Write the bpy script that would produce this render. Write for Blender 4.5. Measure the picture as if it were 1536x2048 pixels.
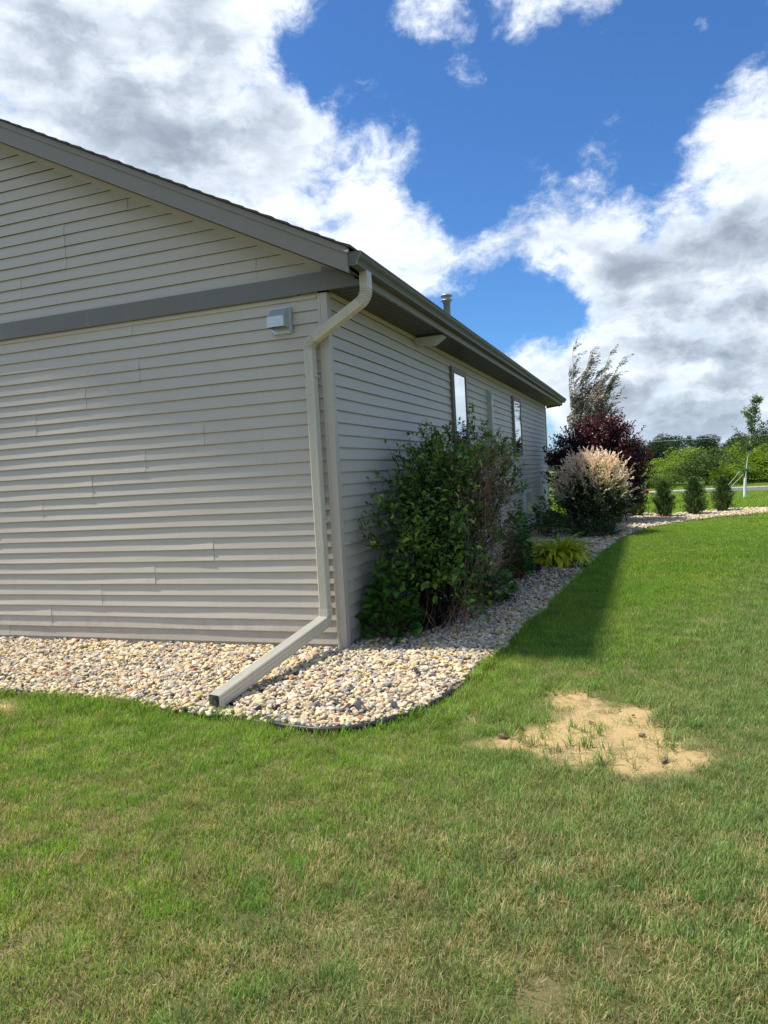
import bpy, math, random
import numpy as np
from mathutils import Matrix, Vector
S = bpy.context.scene
for o in list(bpy.data.objects):
    bpy.data.objects.remove(o)
C = S.collection
rad = math.radians

# ---------------------------------------------------------------- camera
cam = bpy.data.cameras.new("camera")
co = bpy.data.objects.new("camera", cam)
C.objects.link(co)
M = Matrix(((0.940415, 0.035254, 0.338195, 2.381), (0.335358, 0.068109, -0.939626, -5.52301),
            (-0.05616, 0.997055, 0.052228, 1.47866), (0, 0, 0, 1)))
co.matrix_world = M
cam.sensor_fit = 'VERTICAL'
cam.sensor_height = 24
cam.lens = 24 * 1448.56 / 2048
cam.clip_start = 0.05
cam.clip_end = 3000
S.camera = co

# ---------------------------------------------------------------- sun, sky, exposure
LD = Vector((0.50, 0.11, -1.0)).normalized()        # the way the sunlight travels
sun = bpy.data.lights.new("sun", 'SUN')
sun.energy = 2.85
sun.angle = rad(3.2)
sun.color = (1.0, 0.94, 0.84)
so = bpy.data.objects.new("sun", sun)
C.objects.link(so)
so.rotation_euler = LD.to_track_quat('-Z', 'Y').to_euler()
S.view_settings.view_transform = 'Standard'
S.view_settings.look = 'None'
S.view_settings.exposure = 1.22
S.view_settings.gamma = 1.0
S.view_settings.use_curve_mapping = False

PL = [(-0.5898, 0.6642, 0.4593, 0.1629), (-0.4804, 0.7098, 0.5152, 0.1042), (-0.5722, 0.7383, 0.3571, 0.1285), (-0.4094, 0.8282, 0.3826, 0.0762), (-0.347, 0.8791, 0.3268, 0.0923), (-0.2602, 0.9182, 0.2987, 0.0687), (-0.4333, 0.7726, 0.4641, 0.0809), (-0.1341, 0.9394, 0.3155, 0.0541), (-0.0226, 0.923, 0.384, 0.0273), (-0.0386, 0.9522, 0.3031, 0.0756), (0.0954, 0.9218, 0.3757, 0.0457), (0.1363, 0.9363, 0.3237, 0.0764), (0.0743, 0.9557, 0.285, 0.0713), (0.0449, 0.9787, 0.2002, 0.0759), (0.1218, 0.9795, 0.1603, 0.1066), (-0.0533, 0.9657, 0.2542, 0.0331), (-0.1041, 0.9859, 0.1307, 0.0451), (0.0057, 0.9971, 0.0761, 0.0806), (-0.178, 0.8697, 0.4603, 0.0207), (-0.179, 0.9457, 0.2712, 0.0175), (-0.1153, 0.9622, 0.2468, 0.0198), (-0.128, 0.979, 0.1585, 0.0193), (-0.1004, 0.8538, 0.5108, 0.042), (-0.0258, 0.8608, 0.5084, 0.022), (-0.2139, 0.8258, 0.5219, 0.0385), (-0.3389, 0.7747, 0.5338, 0.0228), (-0.2946, 0.8362, 0.4625, 0.0166), (0.1252, 0.9917, 0.0287, 0.1155), (-0.273, 0.8734, 0.4033, 0.0233), (0.0189, 0.8872, 0.4609, 0.0139), (0.0748, 0.8852, 0.4592, 0.0096)]
PL += [(0.0717, 0.9959, 0.0464, 0.068), (-0.0268, 0.9987, 0.0431, 0.0425), (-0.0902, 0.9919, 0.0891, 0.0285), (0.079, 0.9438, 0.3208, 0.0436)]
MI = [(-0.2086, 0.8933, 0.3982, 0.0868), (-0.1618, 0.9624, 0.2182, 0.085), (-0.2985, 0.8063, 0.5107, 0.0576), (0.0128, 0.8987, 0.4383, 0.0867), (-0.1815, 0.9258, 0.3317, 0.030), (-0.3497, 0.8032, 0.4823, 0.0377), (-0.0875, 0.8995, 0.428, 0.0652)]
MI += [(-0.1147, 0.9689, 0.2192, 0.0338)]
MI += [(0.0206, 0.9378, 0.3466, 0.0273), (0.0878, 0.9513, 0.2957, 0.0243), (0.0353, 0.9623, 0.2699, 0.017), (-0.1934, 0.9307, 0.3104, 0.0207), (-0.3636, 0.8474, 0.3869, 0.0206), (-0.2977, 0.855, 0.4247, 0.0286), (-0.2296, 0.8963, 0.3794, 0.0354), (-0.1575, 0.951, 0.2662, 0.0156)]
DK = [(-0.5818, 0.7109, 0.3951, 0.1017), (-0.6156, 0.6349, 0.4668, 0.0809), (-0.4951, 0.7255, 0.4781, 0.0568), (-0.428, 0.7938, 0.4321, 0.0391), (0.017, 0.9723, 0.2331, 0.0644), (0.0374, 0.9901, 0.1353, 0.078), (0.095, 0.9777, 0.1872, 0.068), (0.1375, 0.962, 0.236, 0.0429), (-0.0243, 0.9955, 0.0915, 0.0565), (0.1048, 0.9891, 0.1034, 0.0694), (-0.2385, 0.9318, 0.2735, 0.0379)]

DK += [(0.0253, 0.9989, 0.037, 0.0368), (0.0985, 0.9947, 0.0299, 0.0392)]

W = bpy.data.worlds.new("World")
S.world = W
W.use_nodes = True
nt = W.node_tree
nt.nodes.clear()


class NB:
    """small helper to write node trees as expressions"""
    def __init__(s, t):
        s.t = t

    def n(s, typ, **kw):
        nd = s.t.nodes.new(typ)
        ins = kw.pop('ins', {})
        for k, v in kw.items():
            setattr(nd, k, v)
        for k, v in ins.items():
            s.put(nd.inputs[k], v)
        return nd

    def put(s, sock, v):
        if isinstance(v, bpy.types.NodeSocket):
            s.t.links.new(v, sock)
        else:
            sock.default_value = v

    def m(s, op, a, b=0.0, c=0.0, clamp=False):
        nd = s.t.nodes.new('ShaderNodeMath')
        nd.operation = op
        nd.use_clamp = clamp
        for i, v in enumerate((a, b, c)):
            s.put(nd.inputs[i], v)
        return nd.outputs[0]

    def v(s, op, a, b=(0, 0, 0), out=0, scale=None):
        nd = s.t.nodes.new('ShaderNodeVectorMath')
        nd.operation = op
        s.put(nd.inputs[0], a)
        if op != 'SCALE':
            s.put(nd.inputs[1], b)
        if scale is not None:
            s.put(nd.inputs[3], scale)
        return nd.outputs[out]

    def noise(s, vec, scale, detail=4, rough=0.55, dist=0.0, out=0):
        nd = s.n('ShaderNodeTexNoise')
        if vec is not None:
            s.put(nd.inputs['Vector'], vec)
        nd.inputs['Scale'].default_value = scale
        nd.inputs['Detail'].default_value = detail
        nd.inputs['Roughness'].default_value = rough
        nd.inputs['Distortion'].default_value = dist
        return nd.outputs[out]

    def ramp(s, fac, stops, interp='LINEAR'):
        nd = s.n('ShaderNodeValToRGB')
        s.put(nd.inputs[0], fac)
        r = nd.color_ramp
        r.interpolation = interp
        while len(r.elements) < len(stops):
            r.elements.new(0.5)
        for e, (p, c) in zip(r.elements, stops):
            e.position = p
            e.color = (c[0], c[1], c[2], 1) if not isinstance(c, (int, float)) else (c, c, c, 1)
        return nd.outputs[0]

    def mix(s, f, a, b, blend='MIX'):
        nd = s.n('ShaderNodeMix', data_type='RGBA', blend_type=blend)
        s.put(nd.inputs[0], f)
        for i, v in ((6, a), (7, b)):
            s.put(nd.inputs[i], (v[0], v[1], v[2], 1) if isinstance(v, tuple) else v)
        return nd.outputs[2]

    def smooth(s, x, lo, hi):
        nd = s.n('ShaderNodeMapRange', interpolation_type='SMOOTHSTEP')
        s.put(nd.inputs[0], x)
        nd.inputs[1].default_value = lo
        nd.inputs[2].default_value = hi
        return nd.outputs[0]


b = NB(nt)
dirv = b.v('NORMALIZE', b.n('ShaderNodeTexCoord').outputs['Generated'])
sky = b.n('ShaderNodeTexSky', sky_type='NISHITA', sun_disc=False)
sky.sun_elevation = math.asin(-LD.z)
sky.sun_rotation = math.atan2(-LD.x, -LD.y)
sky.altitude = 300
sky.dust_density = 0.6
sky.ozone_density = 2.0
skyc = b.mix(1.0, sky.outputs[0], (0.26, 0.46, 0.68), 'MULTIPLY')


def blobs(vec, lst, k=1.0, sg=1.0):
    acc = None
    for (x, y, z, s) in lst:
        s = s * 1.45 if s < .03 else s
        d = b.v('DOT_PRODUCT', vec, (x, y, z), out=1)
        kk = 2.0 / (s * sg) ** 2
        e = b.m('EXPONENT', b.m('MULTIPLY_ADD', d, kk, -kk * (x * x + y * y + z * z) ** .5))
        acc = e if acc is None else b.m('ADD', acc, e)
    return b.m('MULTIPLY', acc, k)


sep = b.n('ShaderNodeSeparateXYZ', ins={0: dirv})
zz = sep.outputs[2]
inv = b.m('DIVIDE', 1.0, b.m('ADD', b.m('MAXIMUM', zz, 0.0), 0.22))
flat = b.v('SCALE', dirv, scale=inv)                # cloud layer seen in perspective
flat = b.v('MULTIPLY', flat, (1, 1, 0.35))
warp = b.noise(dirv, 11.0, 5, 0.55, out=1)
wv = b.v('SCALE', b.v('SUBTRACT', warp, (0.5, 0.5, 0.5)), scale=0.024)


def softsat(x, k=1.0):
    return b.m('SUBTRACT', 1.0, b.m('EXPONENT', b.m('MULTIPLY', x, -k)))


dw = b.v('NORMALIZE', b.v('ADD', dirv, b.v('SCALE', wv, scale=2.2)))
n1 = b.noise(b.v('MULTIPLY', dirv, (1, 1, 1.4)), 8.0, 9, 0.56)
n2 = b.noise(b.v('MULTIPLY', dw, (1, 1, 1.5)), 24.0, 9, 0.68)
n0 = b.noise(b.v('ADD', flat, (3.1, 1.7, 0)), 1.1, 3, 0.5)
glob = b.m('MULTIPLY', b.m('SUBTRACT', n0, 0.34), 2.4)      # the same broken cover goes on outside the view
inview = b.smooth(b.v('DOT_PRODUCT', dirv, (-0.23, 0.90, 0.30), out=1), 0.72, 0.86)
glob = b.m('MULTIPLY', glob, b.m('SUBTRACT', 1.0, b.m('MULTIPLY', inview, 1.0)))
pl = softsat(blobs(dw, PL, 1.0, 1.05), 1.2)
mi = softsat(blobs(dw, MI, 0.72, 1.0))
dens = b.m('ADD', b.m('SUBTRACT', pl, mi), glob)
nn = b.m('ADD', b.m('MULTIPLY', b.m('SUBTRACT', n1, 0.5), 1.7), b.m('MULTIPLY', b.m('SUBTRACT', n2, 0.5), 1.15))
dens = b.m('ADD', dens, nn)
cov = b.m('POWER', b.smooth(dens, 0.14, 0.78), 1.1)
thick = b.smooth(dens, 0.35, 1.25)
dk = softsat(blobs(dw, DK, 1.0, 1.5), 1.2)
sh2 = b.noise(b.v('MULTIPLY', b.v('ADD', dw, (0.0, -0.012, 0.03)), (1, 1, 2.8)), 9.0, 7, 0.55)
dkn = b.m('ADD', b.m('MULTIPLY', dk, b.m('MULTIPLY', thick, 1.0)), b.m('MULTIPLY', b.m('SUBTRACT', sh2, 0.40), 2.0))
dkn = b.m('ADD', dkn, b.m('MULTIPLY', b.m('MULTIPLY', thick, b.m('SUBTRACT', 1.0, inview)), -0.10))
dkn = b.m('ADD', dkn, b.m('MULTIPLY', b.m('SUBTRACT', n2, 0.5), -0.5))
ccol = b.v('SCALE', b.ramp(b.m('MULTIPLY', dkn, 0.80), [(0.0, (0.80, 0.84, 0.88)), (0.35, (0.60, 0.65, 0.71)), (0.7, (0.37, 0.425, 0.49)), (1.0, (0.24, 0.285, 0.345))]), scale=6.6)
skyf = b.mix(b.m('MULTIPLY', cov, 0.97), skyc, ccol)
skyf = b.mix(b.m('MULTIPLY', b.smooth(zz, 0.07, 0.0), 0.5), skyf, (3.0, 3.6, 4.5))
bg = b.n('ShaderNodeBackground', ins={0: skyf, 1: 0.1})
outw = b.n('ShaderNodeOutputWorld')
nt.links.new(bg.outputs[0], outw.inputs[0])
W.cycles.sampling_method = 'MANUAL'
W.cycles.sample_map_resolution = 1024

# ---------------------------------------------------------------- materials


def mat(name, fn, rough=0.7, spec=0.3, bump=None, transl=0.0, metal=0.0):
    m = bpy.data.materials.new(name)
    m.use_nodes = True
    t = m.node_tree
    p = t.nodes['Principled BSDF']
    q = NB(t)
    col = fn(q) if callable(fn) else (fn[0], fn[1], fn[2], 1)
    q.put(p.inputs['Base Color'], col)
    p.inputs['Roughness'].default_value = rough
    p.inputs['Specular IOR Level'].default_value = spec
    p.inputs['Metallic'].default_value = metal
    if bump:
        h = bump(q)
        bn = q.n('ShaderNodeBump', ins={'Height': h[0], 'Strength': h[1], 'Distance': h[2]})
        q.put(p.inputs['Normal'], bn.outputs[0])
    if transl > 0:
        tr = q.n('ShaderNodeBsdfTranslucent')
        q.put(tr.inputs[0], q.mix(1.0, col if not isinstance(col, tuple) else tuple(col[:3]), (1.3, 1.35, 0.6), 'MULTIPLY'))
        mx = q.n('ShaderNodeMixShader', ins={0: transl, 1: p.outputs[0], 2: tr.outputs[0]})
        t.links.new(mx.outputs[0], t.nodes['Material Output'].inputs[0])
    return m


def posn(q):
    return q.n('ShaderNodeNewGeometry').outputs['Position']


def painted(c, var=0.10, sc=2.5, dirt=(0.30, 0.29, 0.24), dirt_amt=0.16):
    def f(q):
        P = posn(q)
        n = q.noise(P, sc, 5, 0.6)
        st = q.noise(q.v('MULTIPLY', P, (6, 6, 0.7)), 3.0, 5, 0.65)
        a = q.mix(n, tuple(x * (1 - var) for x in c), tuple(min(1, x * (1 + var)) for x in c))
        return q.mix(q.m('MULTIPLY', q.smooth(st, 0.5, 0.78), dirt_amt), a, dirt)
    return f


def grain(scale=180, strength=0.15, dist=0.002):
    return lambda q: (q.noise(q.v('MULTIPLY', posn(q), (1, 1, 3)), scale, 3, 0.6), strength, dist)


SID = (0.505, 0.455, 0.372)


def sidingcol(q):
    c = painted(SID, 0.035, 1.3, (0.33, 0.31, 0.26), 0.14)(q)
    P = posn(q)
    sp = q.n('ShaderNodeSeparateXYZ', ins={0: P})
    lim = q.m('ADD', 0.04, q.m('MULTIPLY', q.noise(P, 9, 6, .75), 0.42))          # soil splashed up from the stones
    sp_ = q.smooth(q.m('SUBTRACT', lim, sp.outputs[2]), -0.06, 0.16)
    return q.mix(q.m('MULTIPLY', sp_, q.m('ADD', 0.12, q.m('MULTIPLY', q.noise(P, 60, 4, .7), 0.5))), c, (0.24, 0.20, 0.15))


m_siding = mat("siding_vinyl", sidingcol, 0.48, 0.42, grain(120, 0.12, 0.002))
m_post = mat("post_vinyl", painted((0.485, 0.438, 0.36), 0.03), 0.45, 0.42)
m_spout = mat("spout_paint", painted((0.56, 0.53, 0.43), 0.04, 5, (0.27, 0.28, 0.17), 0.28), 0.33, 0.5)
m_trim = mat("trim_grey", painted((0.235, 0.215, 0.18), 0.07), 0.5, 0.3)
m_gutter = mat("gutter_grey_green", painted((0.112, 0.112, 0.090), 0.10, 4, (0.07, 0.09, 0.03), 0.45), 0.5, 0.3)
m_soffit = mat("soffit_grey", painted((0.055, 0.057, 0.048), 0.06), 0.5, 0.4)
m_band = mat("band_grey_metal", painted((0.158, 0.152, 0.130), 0.06), 0.42, 0.35, None)
m_shingle = mat("asphalt_shingle", lambda q: q.mix(q.noise(posn(q), 60, 3, .7), (0.035, 0.035, 0.038), (0.10, 0.095, 0.09)), 0.95, 0.1,
                lambda q: (q.noise(posn(q), 300, 2, .7), 0.6, 0.004))
m_white = mat("white_vinyl", painted((0.66, 0.67, 0.66), 0.03), 0.4, 0.4)
m_cover = mat("beige_cover", painted((0.52, 0.52, 0.47), 0.03), 0.4, 0.4)
m_bronze = mat("taupe_frame", (0.20, 0.17, 0.14), 0.5, 0.3)
m_wall = mat("sheathing", (0.035, 0.034, 0.032), 0.95)
m_found = mat("concrete", lambda q: q.mix(q.noise(posn(q), 14, 8, .7), (0.17, 0.17, 0.16), (0.30, 0.29, 0.27)), 0.95, 0.1)
m_galv = mat("galvanised_steel", lambda q: q.mix(q.noise(posn(q), 40, 3, .6), (0.42, 0.46, 0.48), (0.60, 0.64, 0.66)), 0.42, 0.5, None, 0, 0.35)
m_dark = mat("dark_void", (0.012, 0.012, 0.012), 0.9, 0.1)
m_ventmetal = mat("flue_metal", lambda q: q.mix(q.noise(posn(q), 10, 3, .6), (0.30, 0.33, 0.33), (0.42, 0.45, 0.45)), 0.4, 0.5, None, 0, 0.3)
m_black = mat("black_plastic", (0.022, 0.025, 0.028), 0.45, 0.4)
m_fabric = mat("landscape_fabric", lambda q: q.mix(q.noise(posn(q), 50, 5, .7), (0.035, 0.037, 0.04), (0.12, 0.12, 0.125)), 0.85, 0.2)


def glass_material():
    m = bpy.data.materials.new("window_glass")
    m.use_nodes = True
    q = NB(m.node_tree)
    p = m.node_tree.nodes['Principled BSDF']
    p.inputs['Base Color'].default_value = (0.03, 0.035, 0.04, 1)
    p.inputs['Roughness'].default_value = 0.05
    g = q.n('ShaderNodeBsdfGlossy')
    g.inputs['Color'].default_value = (0.80, 0.86, 0.92, 1)
    g.inputs['Roughness'].default_value = 0.012
    bp = q.n('ShaderNodeBump', ins={'Height': q.noise(posn(q), 3.0, 1, .4), 'Strength': 0.06, 'Distance': 0.02})
    q.put(g.inputs['Normal'], bp.outputs[0])
    mx = q.n('ShaderNodeMixShader', ins={0: 0.72, 1: p.outputs[0], 2: g.outputs[0]})
    m.node_tree.links.new(mx.outputs[0], m.node_tree.nodes['Material Output'].inputs[0])
    return m


m_glass = glass_material()


def leafmat(name, stops, transl=0.3, rough=0.5, spec=0.35, var=0.25):
    def f(q):
        a = q.n('ShaderNodeAttribute', attribute_name='rnd').outputs['Fac']
        c = q.ramp(a, stops)
        n = q.noise(posn(q), 3.0, 3, .6)
        return q.mix(1.0, c, q.ramp(n, [(0.25, 1 - var), (0.75, 1 + var)]), 'MULTIPLY')
    return mat(name, f, rough, spec, None, transl)


m_bark = mat("brown_bark", lambda q: q.mix(q.noise(posn(q), 40, 4, .7), (0.06, 0.036, 0.024), (0.20, 0.13, 0.085)), 0.9, 0.15)
m_twig = mat("bare_twig", lambda q: q.mix(q.noise(posn(q), 9, 4, .7), (0.14, 0.060, 0.030), (0.46, 0.28, 0.17)), 0.85, 0.2)
m_darkbark = mat("dark_bark", (0.03, 0.022, 0.018), 0.9, 0.1)
m_leaf_shrub = leafmat("shrub_leaf", [(0, (0.036, 0.075, 0.010)), (0.5, (0.10, 0.19, 0.022)), (0.85, (0.22, 0.34, 0.05)), (1, (0.38, 0.50, 0.11))], 0.3, 0.42, 0.4)
m_leaf_broad = leafmat("broad_leaf", [(0, (0.02, 0.07, 0.010)), (0.6, (0.045, 0.14, 0.016)), (1, (0.11, 0.24, 0.03))], 0.3, 0.38, 0.5)
m_leaf_gold = leafmat("gold_leaf", [(0, (0.10, 0.17, 0.008)), (0.3, (0.34, 0.40, 0.018)), (1, (0.72, 0.68, 0.05))], 0.35, 0.5)
m_leaf_willow = leafmat("willow_leaf", [(0, (0.022, 0.045, 0.012)), (0.35, (0.075, 0.115, 0.035)), (0.5, (0.38, 0.40, 0.24)), (0.68, (0.78, 0.70, 0.56)), (1, (0.90, 0.72, 0.64))], 0.25, 0.6, 0.2)
m_leaf_purple = leafmat("purple_leaf", [(0, (0.014, 0.006, 0.008)), (0.55, (0.045, 0.009, 0.015)), (0.85, (0.12, 0.018, 0.030)), (1, (0.22, 0.045, 0.06))], 0.2, 0.38, 0.5)
m_leaf_silver = leafmat("silver_leaf", [(0, (0.06, 0.06, 0.05)), (0.4, (0.20, 0.20, 0.18)), (1, (0.62, 0.61, 0.57))], 0.15, 0.5, 0.3)
m_leaf_arb = leafmat("arborvitae_leaf", [(0, (0.03, 0.06, 0.02)), (0.6, (0.08, 0.15, 0.045)), (1, (0.22, 0.32, 0.10))], 0.2, 0.6, 0.3)
m_leaf_birch = leafmat("birch_leaf", [(0, (0.04, 0.09, 0.02)), (1, (0.15, 0.23, 0.06))], 0.35, 0.5)
m_leaf_far = leafmat("thicket_leaf", [(0, (0.035, 0.075, 0.010)), (0.5, (0.16, 0.25, 0.025)), (1, (0.34, 0.43, 0.06))], 0.35, 0.6, 0.2)
m_leaf_far2 = leafmat("dull_thicket_leaf", [(0, (0.025, 0.05, 0.012)), (0.5, (0.065, 0.11, 0.025)), (1, (0.14, 0.19, 0.05))], 0.3, 0.6, 0.2)
m_leaf_ridge = leafmat("ridge_leaf", [(0, (0.018, 0.034, 0.016)), (0.6, (0.040, 0.068, 0.030)), (1, (0.085, 0.12, 0.05))], 0.1, 0.7, 0.2)
m_leaf_dark = leafmat("dark_green_leaf", [(0, (0.010, 0.028, 0.008)), (0.6, (0.02, 0.06, 0.014)), (1, (0.06, 0.13, 0.03))], 0.25, 0.4, 0.4)
m_leaf_heuchera = leafmat("plum_leaf", [(0, (0.02, 0.010, 0.018)), (1, (0.07, 0.035, 0.06))], 0.15, 0.5, 0.4)
m_petal = leafmat("red_petal", [(0, (0.45, 0.02, 0.05)), (1, (0.70, 0.08, 0.12))], 0.3, 0.5)
m_birchbark = mat("white_bark", lambda q: q.mix(q.smooth(q.noise(q.v('MULTIPLY', posn(q), (1, 1, 8)), 6, 4, .7), 0.55, 0.7), (0.62, 0.58, 0.48), (0.25, 0.19, 0.13)), 0.7, 0.2)
m_guard = mat("white_guard", (0.78, 0.78, 0.76), 0.5)
m_green = mat("green_strap", (0.01, 0.16, 0.07), 0.5)
m_rope = mat("guy_rope", (0.48, 0.52, 0.36), 0.7)
m_rock = mat("brown_boulder", lambda q: q.mix(q.noise(posn(q), 8, 8, .7), (0.07, 0.04, 0.028), (0.20, 0.12, 0.08)), 0.9, 0.2,
             lambda q: (q.noise(posn(q), 30, 6, .7), 0.7, 0.02))
m_rockd = mat("dark_boulder", lambda q: q.mix(q.noise(posn(q), 8, 8, .7), (0.035, 0.03, 0.028), (0.11, 0.095, 0.085)), 0.9, 0.2,
              lambda q: (q.noise(posn(q), 30, 6, .7), 0.7, 0.02))
m_asphalt = mat("asphalt", lambda q: q.mix(q.noise(posn(q), 4, 6, .7), (0.10, 0.10, 0.10), (0.17, 0.17, 0.165)), 0.95, 0.1)
m_shoulder = mat("pale_shoulder", (0.42, 0.40, 0.34), 0.95, 0.1)


def soilcol(q):
    P = posn(q)
    bare = q.n('ShaderNodeAttribute', attribute_name='bare').outputs['Fac']
    sandc = q.mix(q.noise(P, 14, 8, .72), (0.44, 0.30, 0.13), (0.66, 0.49, 0.24))
    sandc = q.mix(q.m('MULTIPLY', q.smooth(q.noise(P, 4, 6, .75), 0.50, 0.66), 0.75), sandc, (0.27, 0.20, 0.125))
    sandc = q.mix(q.smooth(q.noise(P, 160, 3, .6), 0.58, 0.75), sandc, (0.66, 0.56, 0.38))
    thatch = q.mix(q.noise(P, 45, 6, .7), (0.10, 0.095, 0.035), (0.24, 0.21, 0.095))
    far = q.mix(q.noise(P, 1.3, 6, .65), (0.052, 0.105, 0.018), (0.105, 0.165, 0.032))
    far = q.mix(q.smooth(q.noise(P, 0.35, 4, .6), 0.45, 0.65), far, (0.13, 0.17, 0.045))
    sp = q.n('ShaderNodeSeparateXYZ', ins={0: P})
    farf = q.smooth(sp.outputs[1], 8.0, 20.0)
    base = q.mix(farf, thatch, far)
    return q.mix(q.smooth(bare, 0.35, 1.0), q.mix(q.smooth(bare, 0.0, 0.5), base, (0.30, 0.25, 0.12)), sandc)


m_lawn = mat("lawn_soil", soilcol, 0.95, 0.1, lambda q: (q.noise(posn(q), 60, 8, .75), 0.9, 0.02))
m_ground = mat("field", lambda q: q.mix(q.noise(posn(q), 0.8, 8, .7), (0.09, 0.16, 0.025), (0.16, 0.24, 0.05)), 0.95, 0.1)
m_hill = mat("wooded_hill", lambda q: q.mix(q.noise(posn(q), 0.25, 8, .75), (0.010, 0.020, 0.012), (0.03, 0.05, 0.026)), 0.95, 0.1)
m_bed = mat("bed_soil", lambda q: q.mix(q.noise(posn(q), 60, 6, .7), (0.10, 0.085, 0.065), (0.26, 0.22, 0.17)), 0.95, 0.1)


def bladecol(q):
    a = q.n('ShaderNodeAttribute', attribute_name='rnd').outputs['Fac']
    h = q.n('ShaderNodeAttribute', attribute_name='hgt').outputs['Fac']
    P = q.v('MULTIPLY', posn(q), (1, 1, 0.1))
    g1 = q.ramp(a, [(0.0, (0.075, 0.17, 0.012)), (0.5, (0.165, 0.33, 0.020)), (0.80, (0.28, 0.46, 0.055)), (1.0, (0.42, 0.50, 0.13))])
    g2 = q.ramp(a, [(0.0, (0.085, 0.17, 0.045)), (0.5, (0.17, 0.29, 0.075)), (0.80, (0.29, 0.40, 0.14)), (1.0, (0.45, 0.51, 0.24))])
    sp = q.n('ShaderNodeSeparateXYZ', ins={0: P})
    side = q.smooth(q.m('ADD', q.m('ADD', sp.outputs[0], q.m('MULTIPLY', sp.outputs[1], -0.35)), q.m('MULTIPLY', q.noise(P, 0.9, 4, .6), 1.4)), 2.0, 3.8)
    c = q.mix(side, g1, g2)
    big = q.noise(P, 1.1, 3, .55)
    c = q.mix(1.0, c, q.ramp(big, [(0.32, (0.78, 0.92, 0.75)), (0.68, (1.22, 1.08, 1.15))]), 'MULTIPLY')
    fy = q.smooth(sp.outputs[1], 7.0, 15.0)
    c = q.mix(fy, c, q.mix(1.0, g1, (1.45, 1.28, 1.35), 'MULTIPLY'))
    dry = q.smooth(q.noise(P, 4.5, 7, .75), 0.36, 0.66)
    near = q.m('ADD', q.m('MULTIPLY', q.smooth(sp.outputs[1], 1.5, -1.5), 0.35), q.m('MULTIPLY', q.smooth(sp.outputs[1], -1.8, -3.2), 0.65))
    thr = q.m('SUBTRACT', 0.955, q.m('MULTIPLY', q.m('MULTIPLY', dry, near), 0.72))
    st = q.m('GREATER_THAN', a, thr)
    straw = q.ramp(h, [(0.0, (0.26, 0.21, 0.09)), (1.0, (0.66, 0.56, 0.30))])
    c = q.mix(st, c, straw)
    c = q.mix(q.m('MULTIPLY', q.smooth(h, 0.55, 1.0), 0.35), c, (0.55, 0.52, 0.22))
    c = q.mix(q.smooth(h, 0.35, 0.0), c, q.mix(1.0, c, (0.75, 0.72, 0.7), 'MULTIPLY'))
    return q.mix(1.0, c, q.ramp(q.noise(P, 6.0, 5, .65), [(0.3, 0.68), (0.7, 1.28)]), 'MULTIPLY')


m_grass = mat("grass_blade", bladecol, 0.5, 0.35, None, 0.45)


def stonecol(q):
    a = q.n('ShaderNodeAttribute', attribute_name='tint', attribute_type='INSTANCER').outputs['Fac']
    c = q.ramp(a, [(0.0, (0.66, 0.53, 0.32)), (0.16, (0.74, 0.64, 0.44)), (0.30, (0.52, 0.42, 0.29)), (0.42, (0.76, 0.60, 0.31)),
                   (0.52, (0.42, 0.36, 0.31)), (0.64, (0.70, 0.61, 0.46)), (0.76, (0.36, 0.33, 0.30)), (0.81, (0.52, 0.36, 0.26)),
                   (0.86, (0.60, 0.42, 0.16)), (0.91, (0.40, 0.40, 0.38)), (0.95, (0.50, 0.24, 0.13)), (0.975, (0.10, 0.10, 0.11))], 'CONSTANT')
    n = q.noise(posn(q), 90, 5, .7)
    return q.mix(1.0, c, q.ramp(n, [(0.25, 0.66), (0.75, 1.05)]), 'MULTIPLY')


m_stone = mat("river_stone", stonecol, 0.75, 0.3)

# ---------------------------------------------------------------- object helpers


def link(name, me, m=None, parent=None, **props):
    o = bpy.data.objects.new(name, me)
    C.objects.link(o)
    if m is not None and me is not None and len(me.materials) == 0:
        me.materials.append(m)
    if parent is not None:
        o.parent = parent
    for k, v in props.items():
        o[k] = v
    return o


def empty(name, loc=(0, 0, 0), **props):
    o = bpy.data.objects.new(name, None)
    C.objects.link(o)
    o.location = loc
    o.empty_display_size = 0.1
    for k, v in props.items():
        o[k] = v
    return o


def pyd(name, V, F, smooth=False):
    me = bpy.data.meshes.new(name)
    me.from_pydata([tuple(v) for v in V], [], F)
    me.update()
    if smooth:
        me.shade_smooth()
    return me


def box(V, F, x0, x1, y0, y1, z0, z1):
    i = len(V)
    V += [(x0, y0, z0), (x1, y0, z0), (x1, y1, z0), (x0, y1, z0), (x0, y0, z1), (x1, y0, z1), (x1, y1, z1), (x0, y1, z1)]
    F += [(i, i + 3, i + 2, i + 1), (i + 4, i + 5, i + 6, i + 7), (i, i + 1, i + 5, i + 4), (i + 1, i + 2, i + 6, i + 5), (i + 2, i + 3, i + 7, i + 6), (i + 3, i, i + 4, i + 7)]


def boxme(name, *a, bevel=0.0):
    V, F = [], []
    if isinstance(a[0], (tuple, list)):
        for q in a:
            box(V, F, *q)
    else:
        box(V, F, *a)
    return pyd(name, V, F)


def prism(name, poly, axis, a0, a1):
    """poly in the two other axes (x,z) for axis y, (y,z) for axis x, (x,y) for axis z"""
    n = len(poly)
    V = []
    for a in (a0, a1):
        for (p, r) in poly:
            V.append({'y': (p, a, r), 'x': (a, p, r), 'z': (p, r, a)}[axis])
    F = [tuple(range(n)), tuple(range(2 * n - 1, n - 1, -1))] + [(i, i + n, (i + 1) % n + n, (i + 1) % n) for i in range(n)]
    me = pyd(name, V, F)
    me.validate()
    return me


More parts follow.
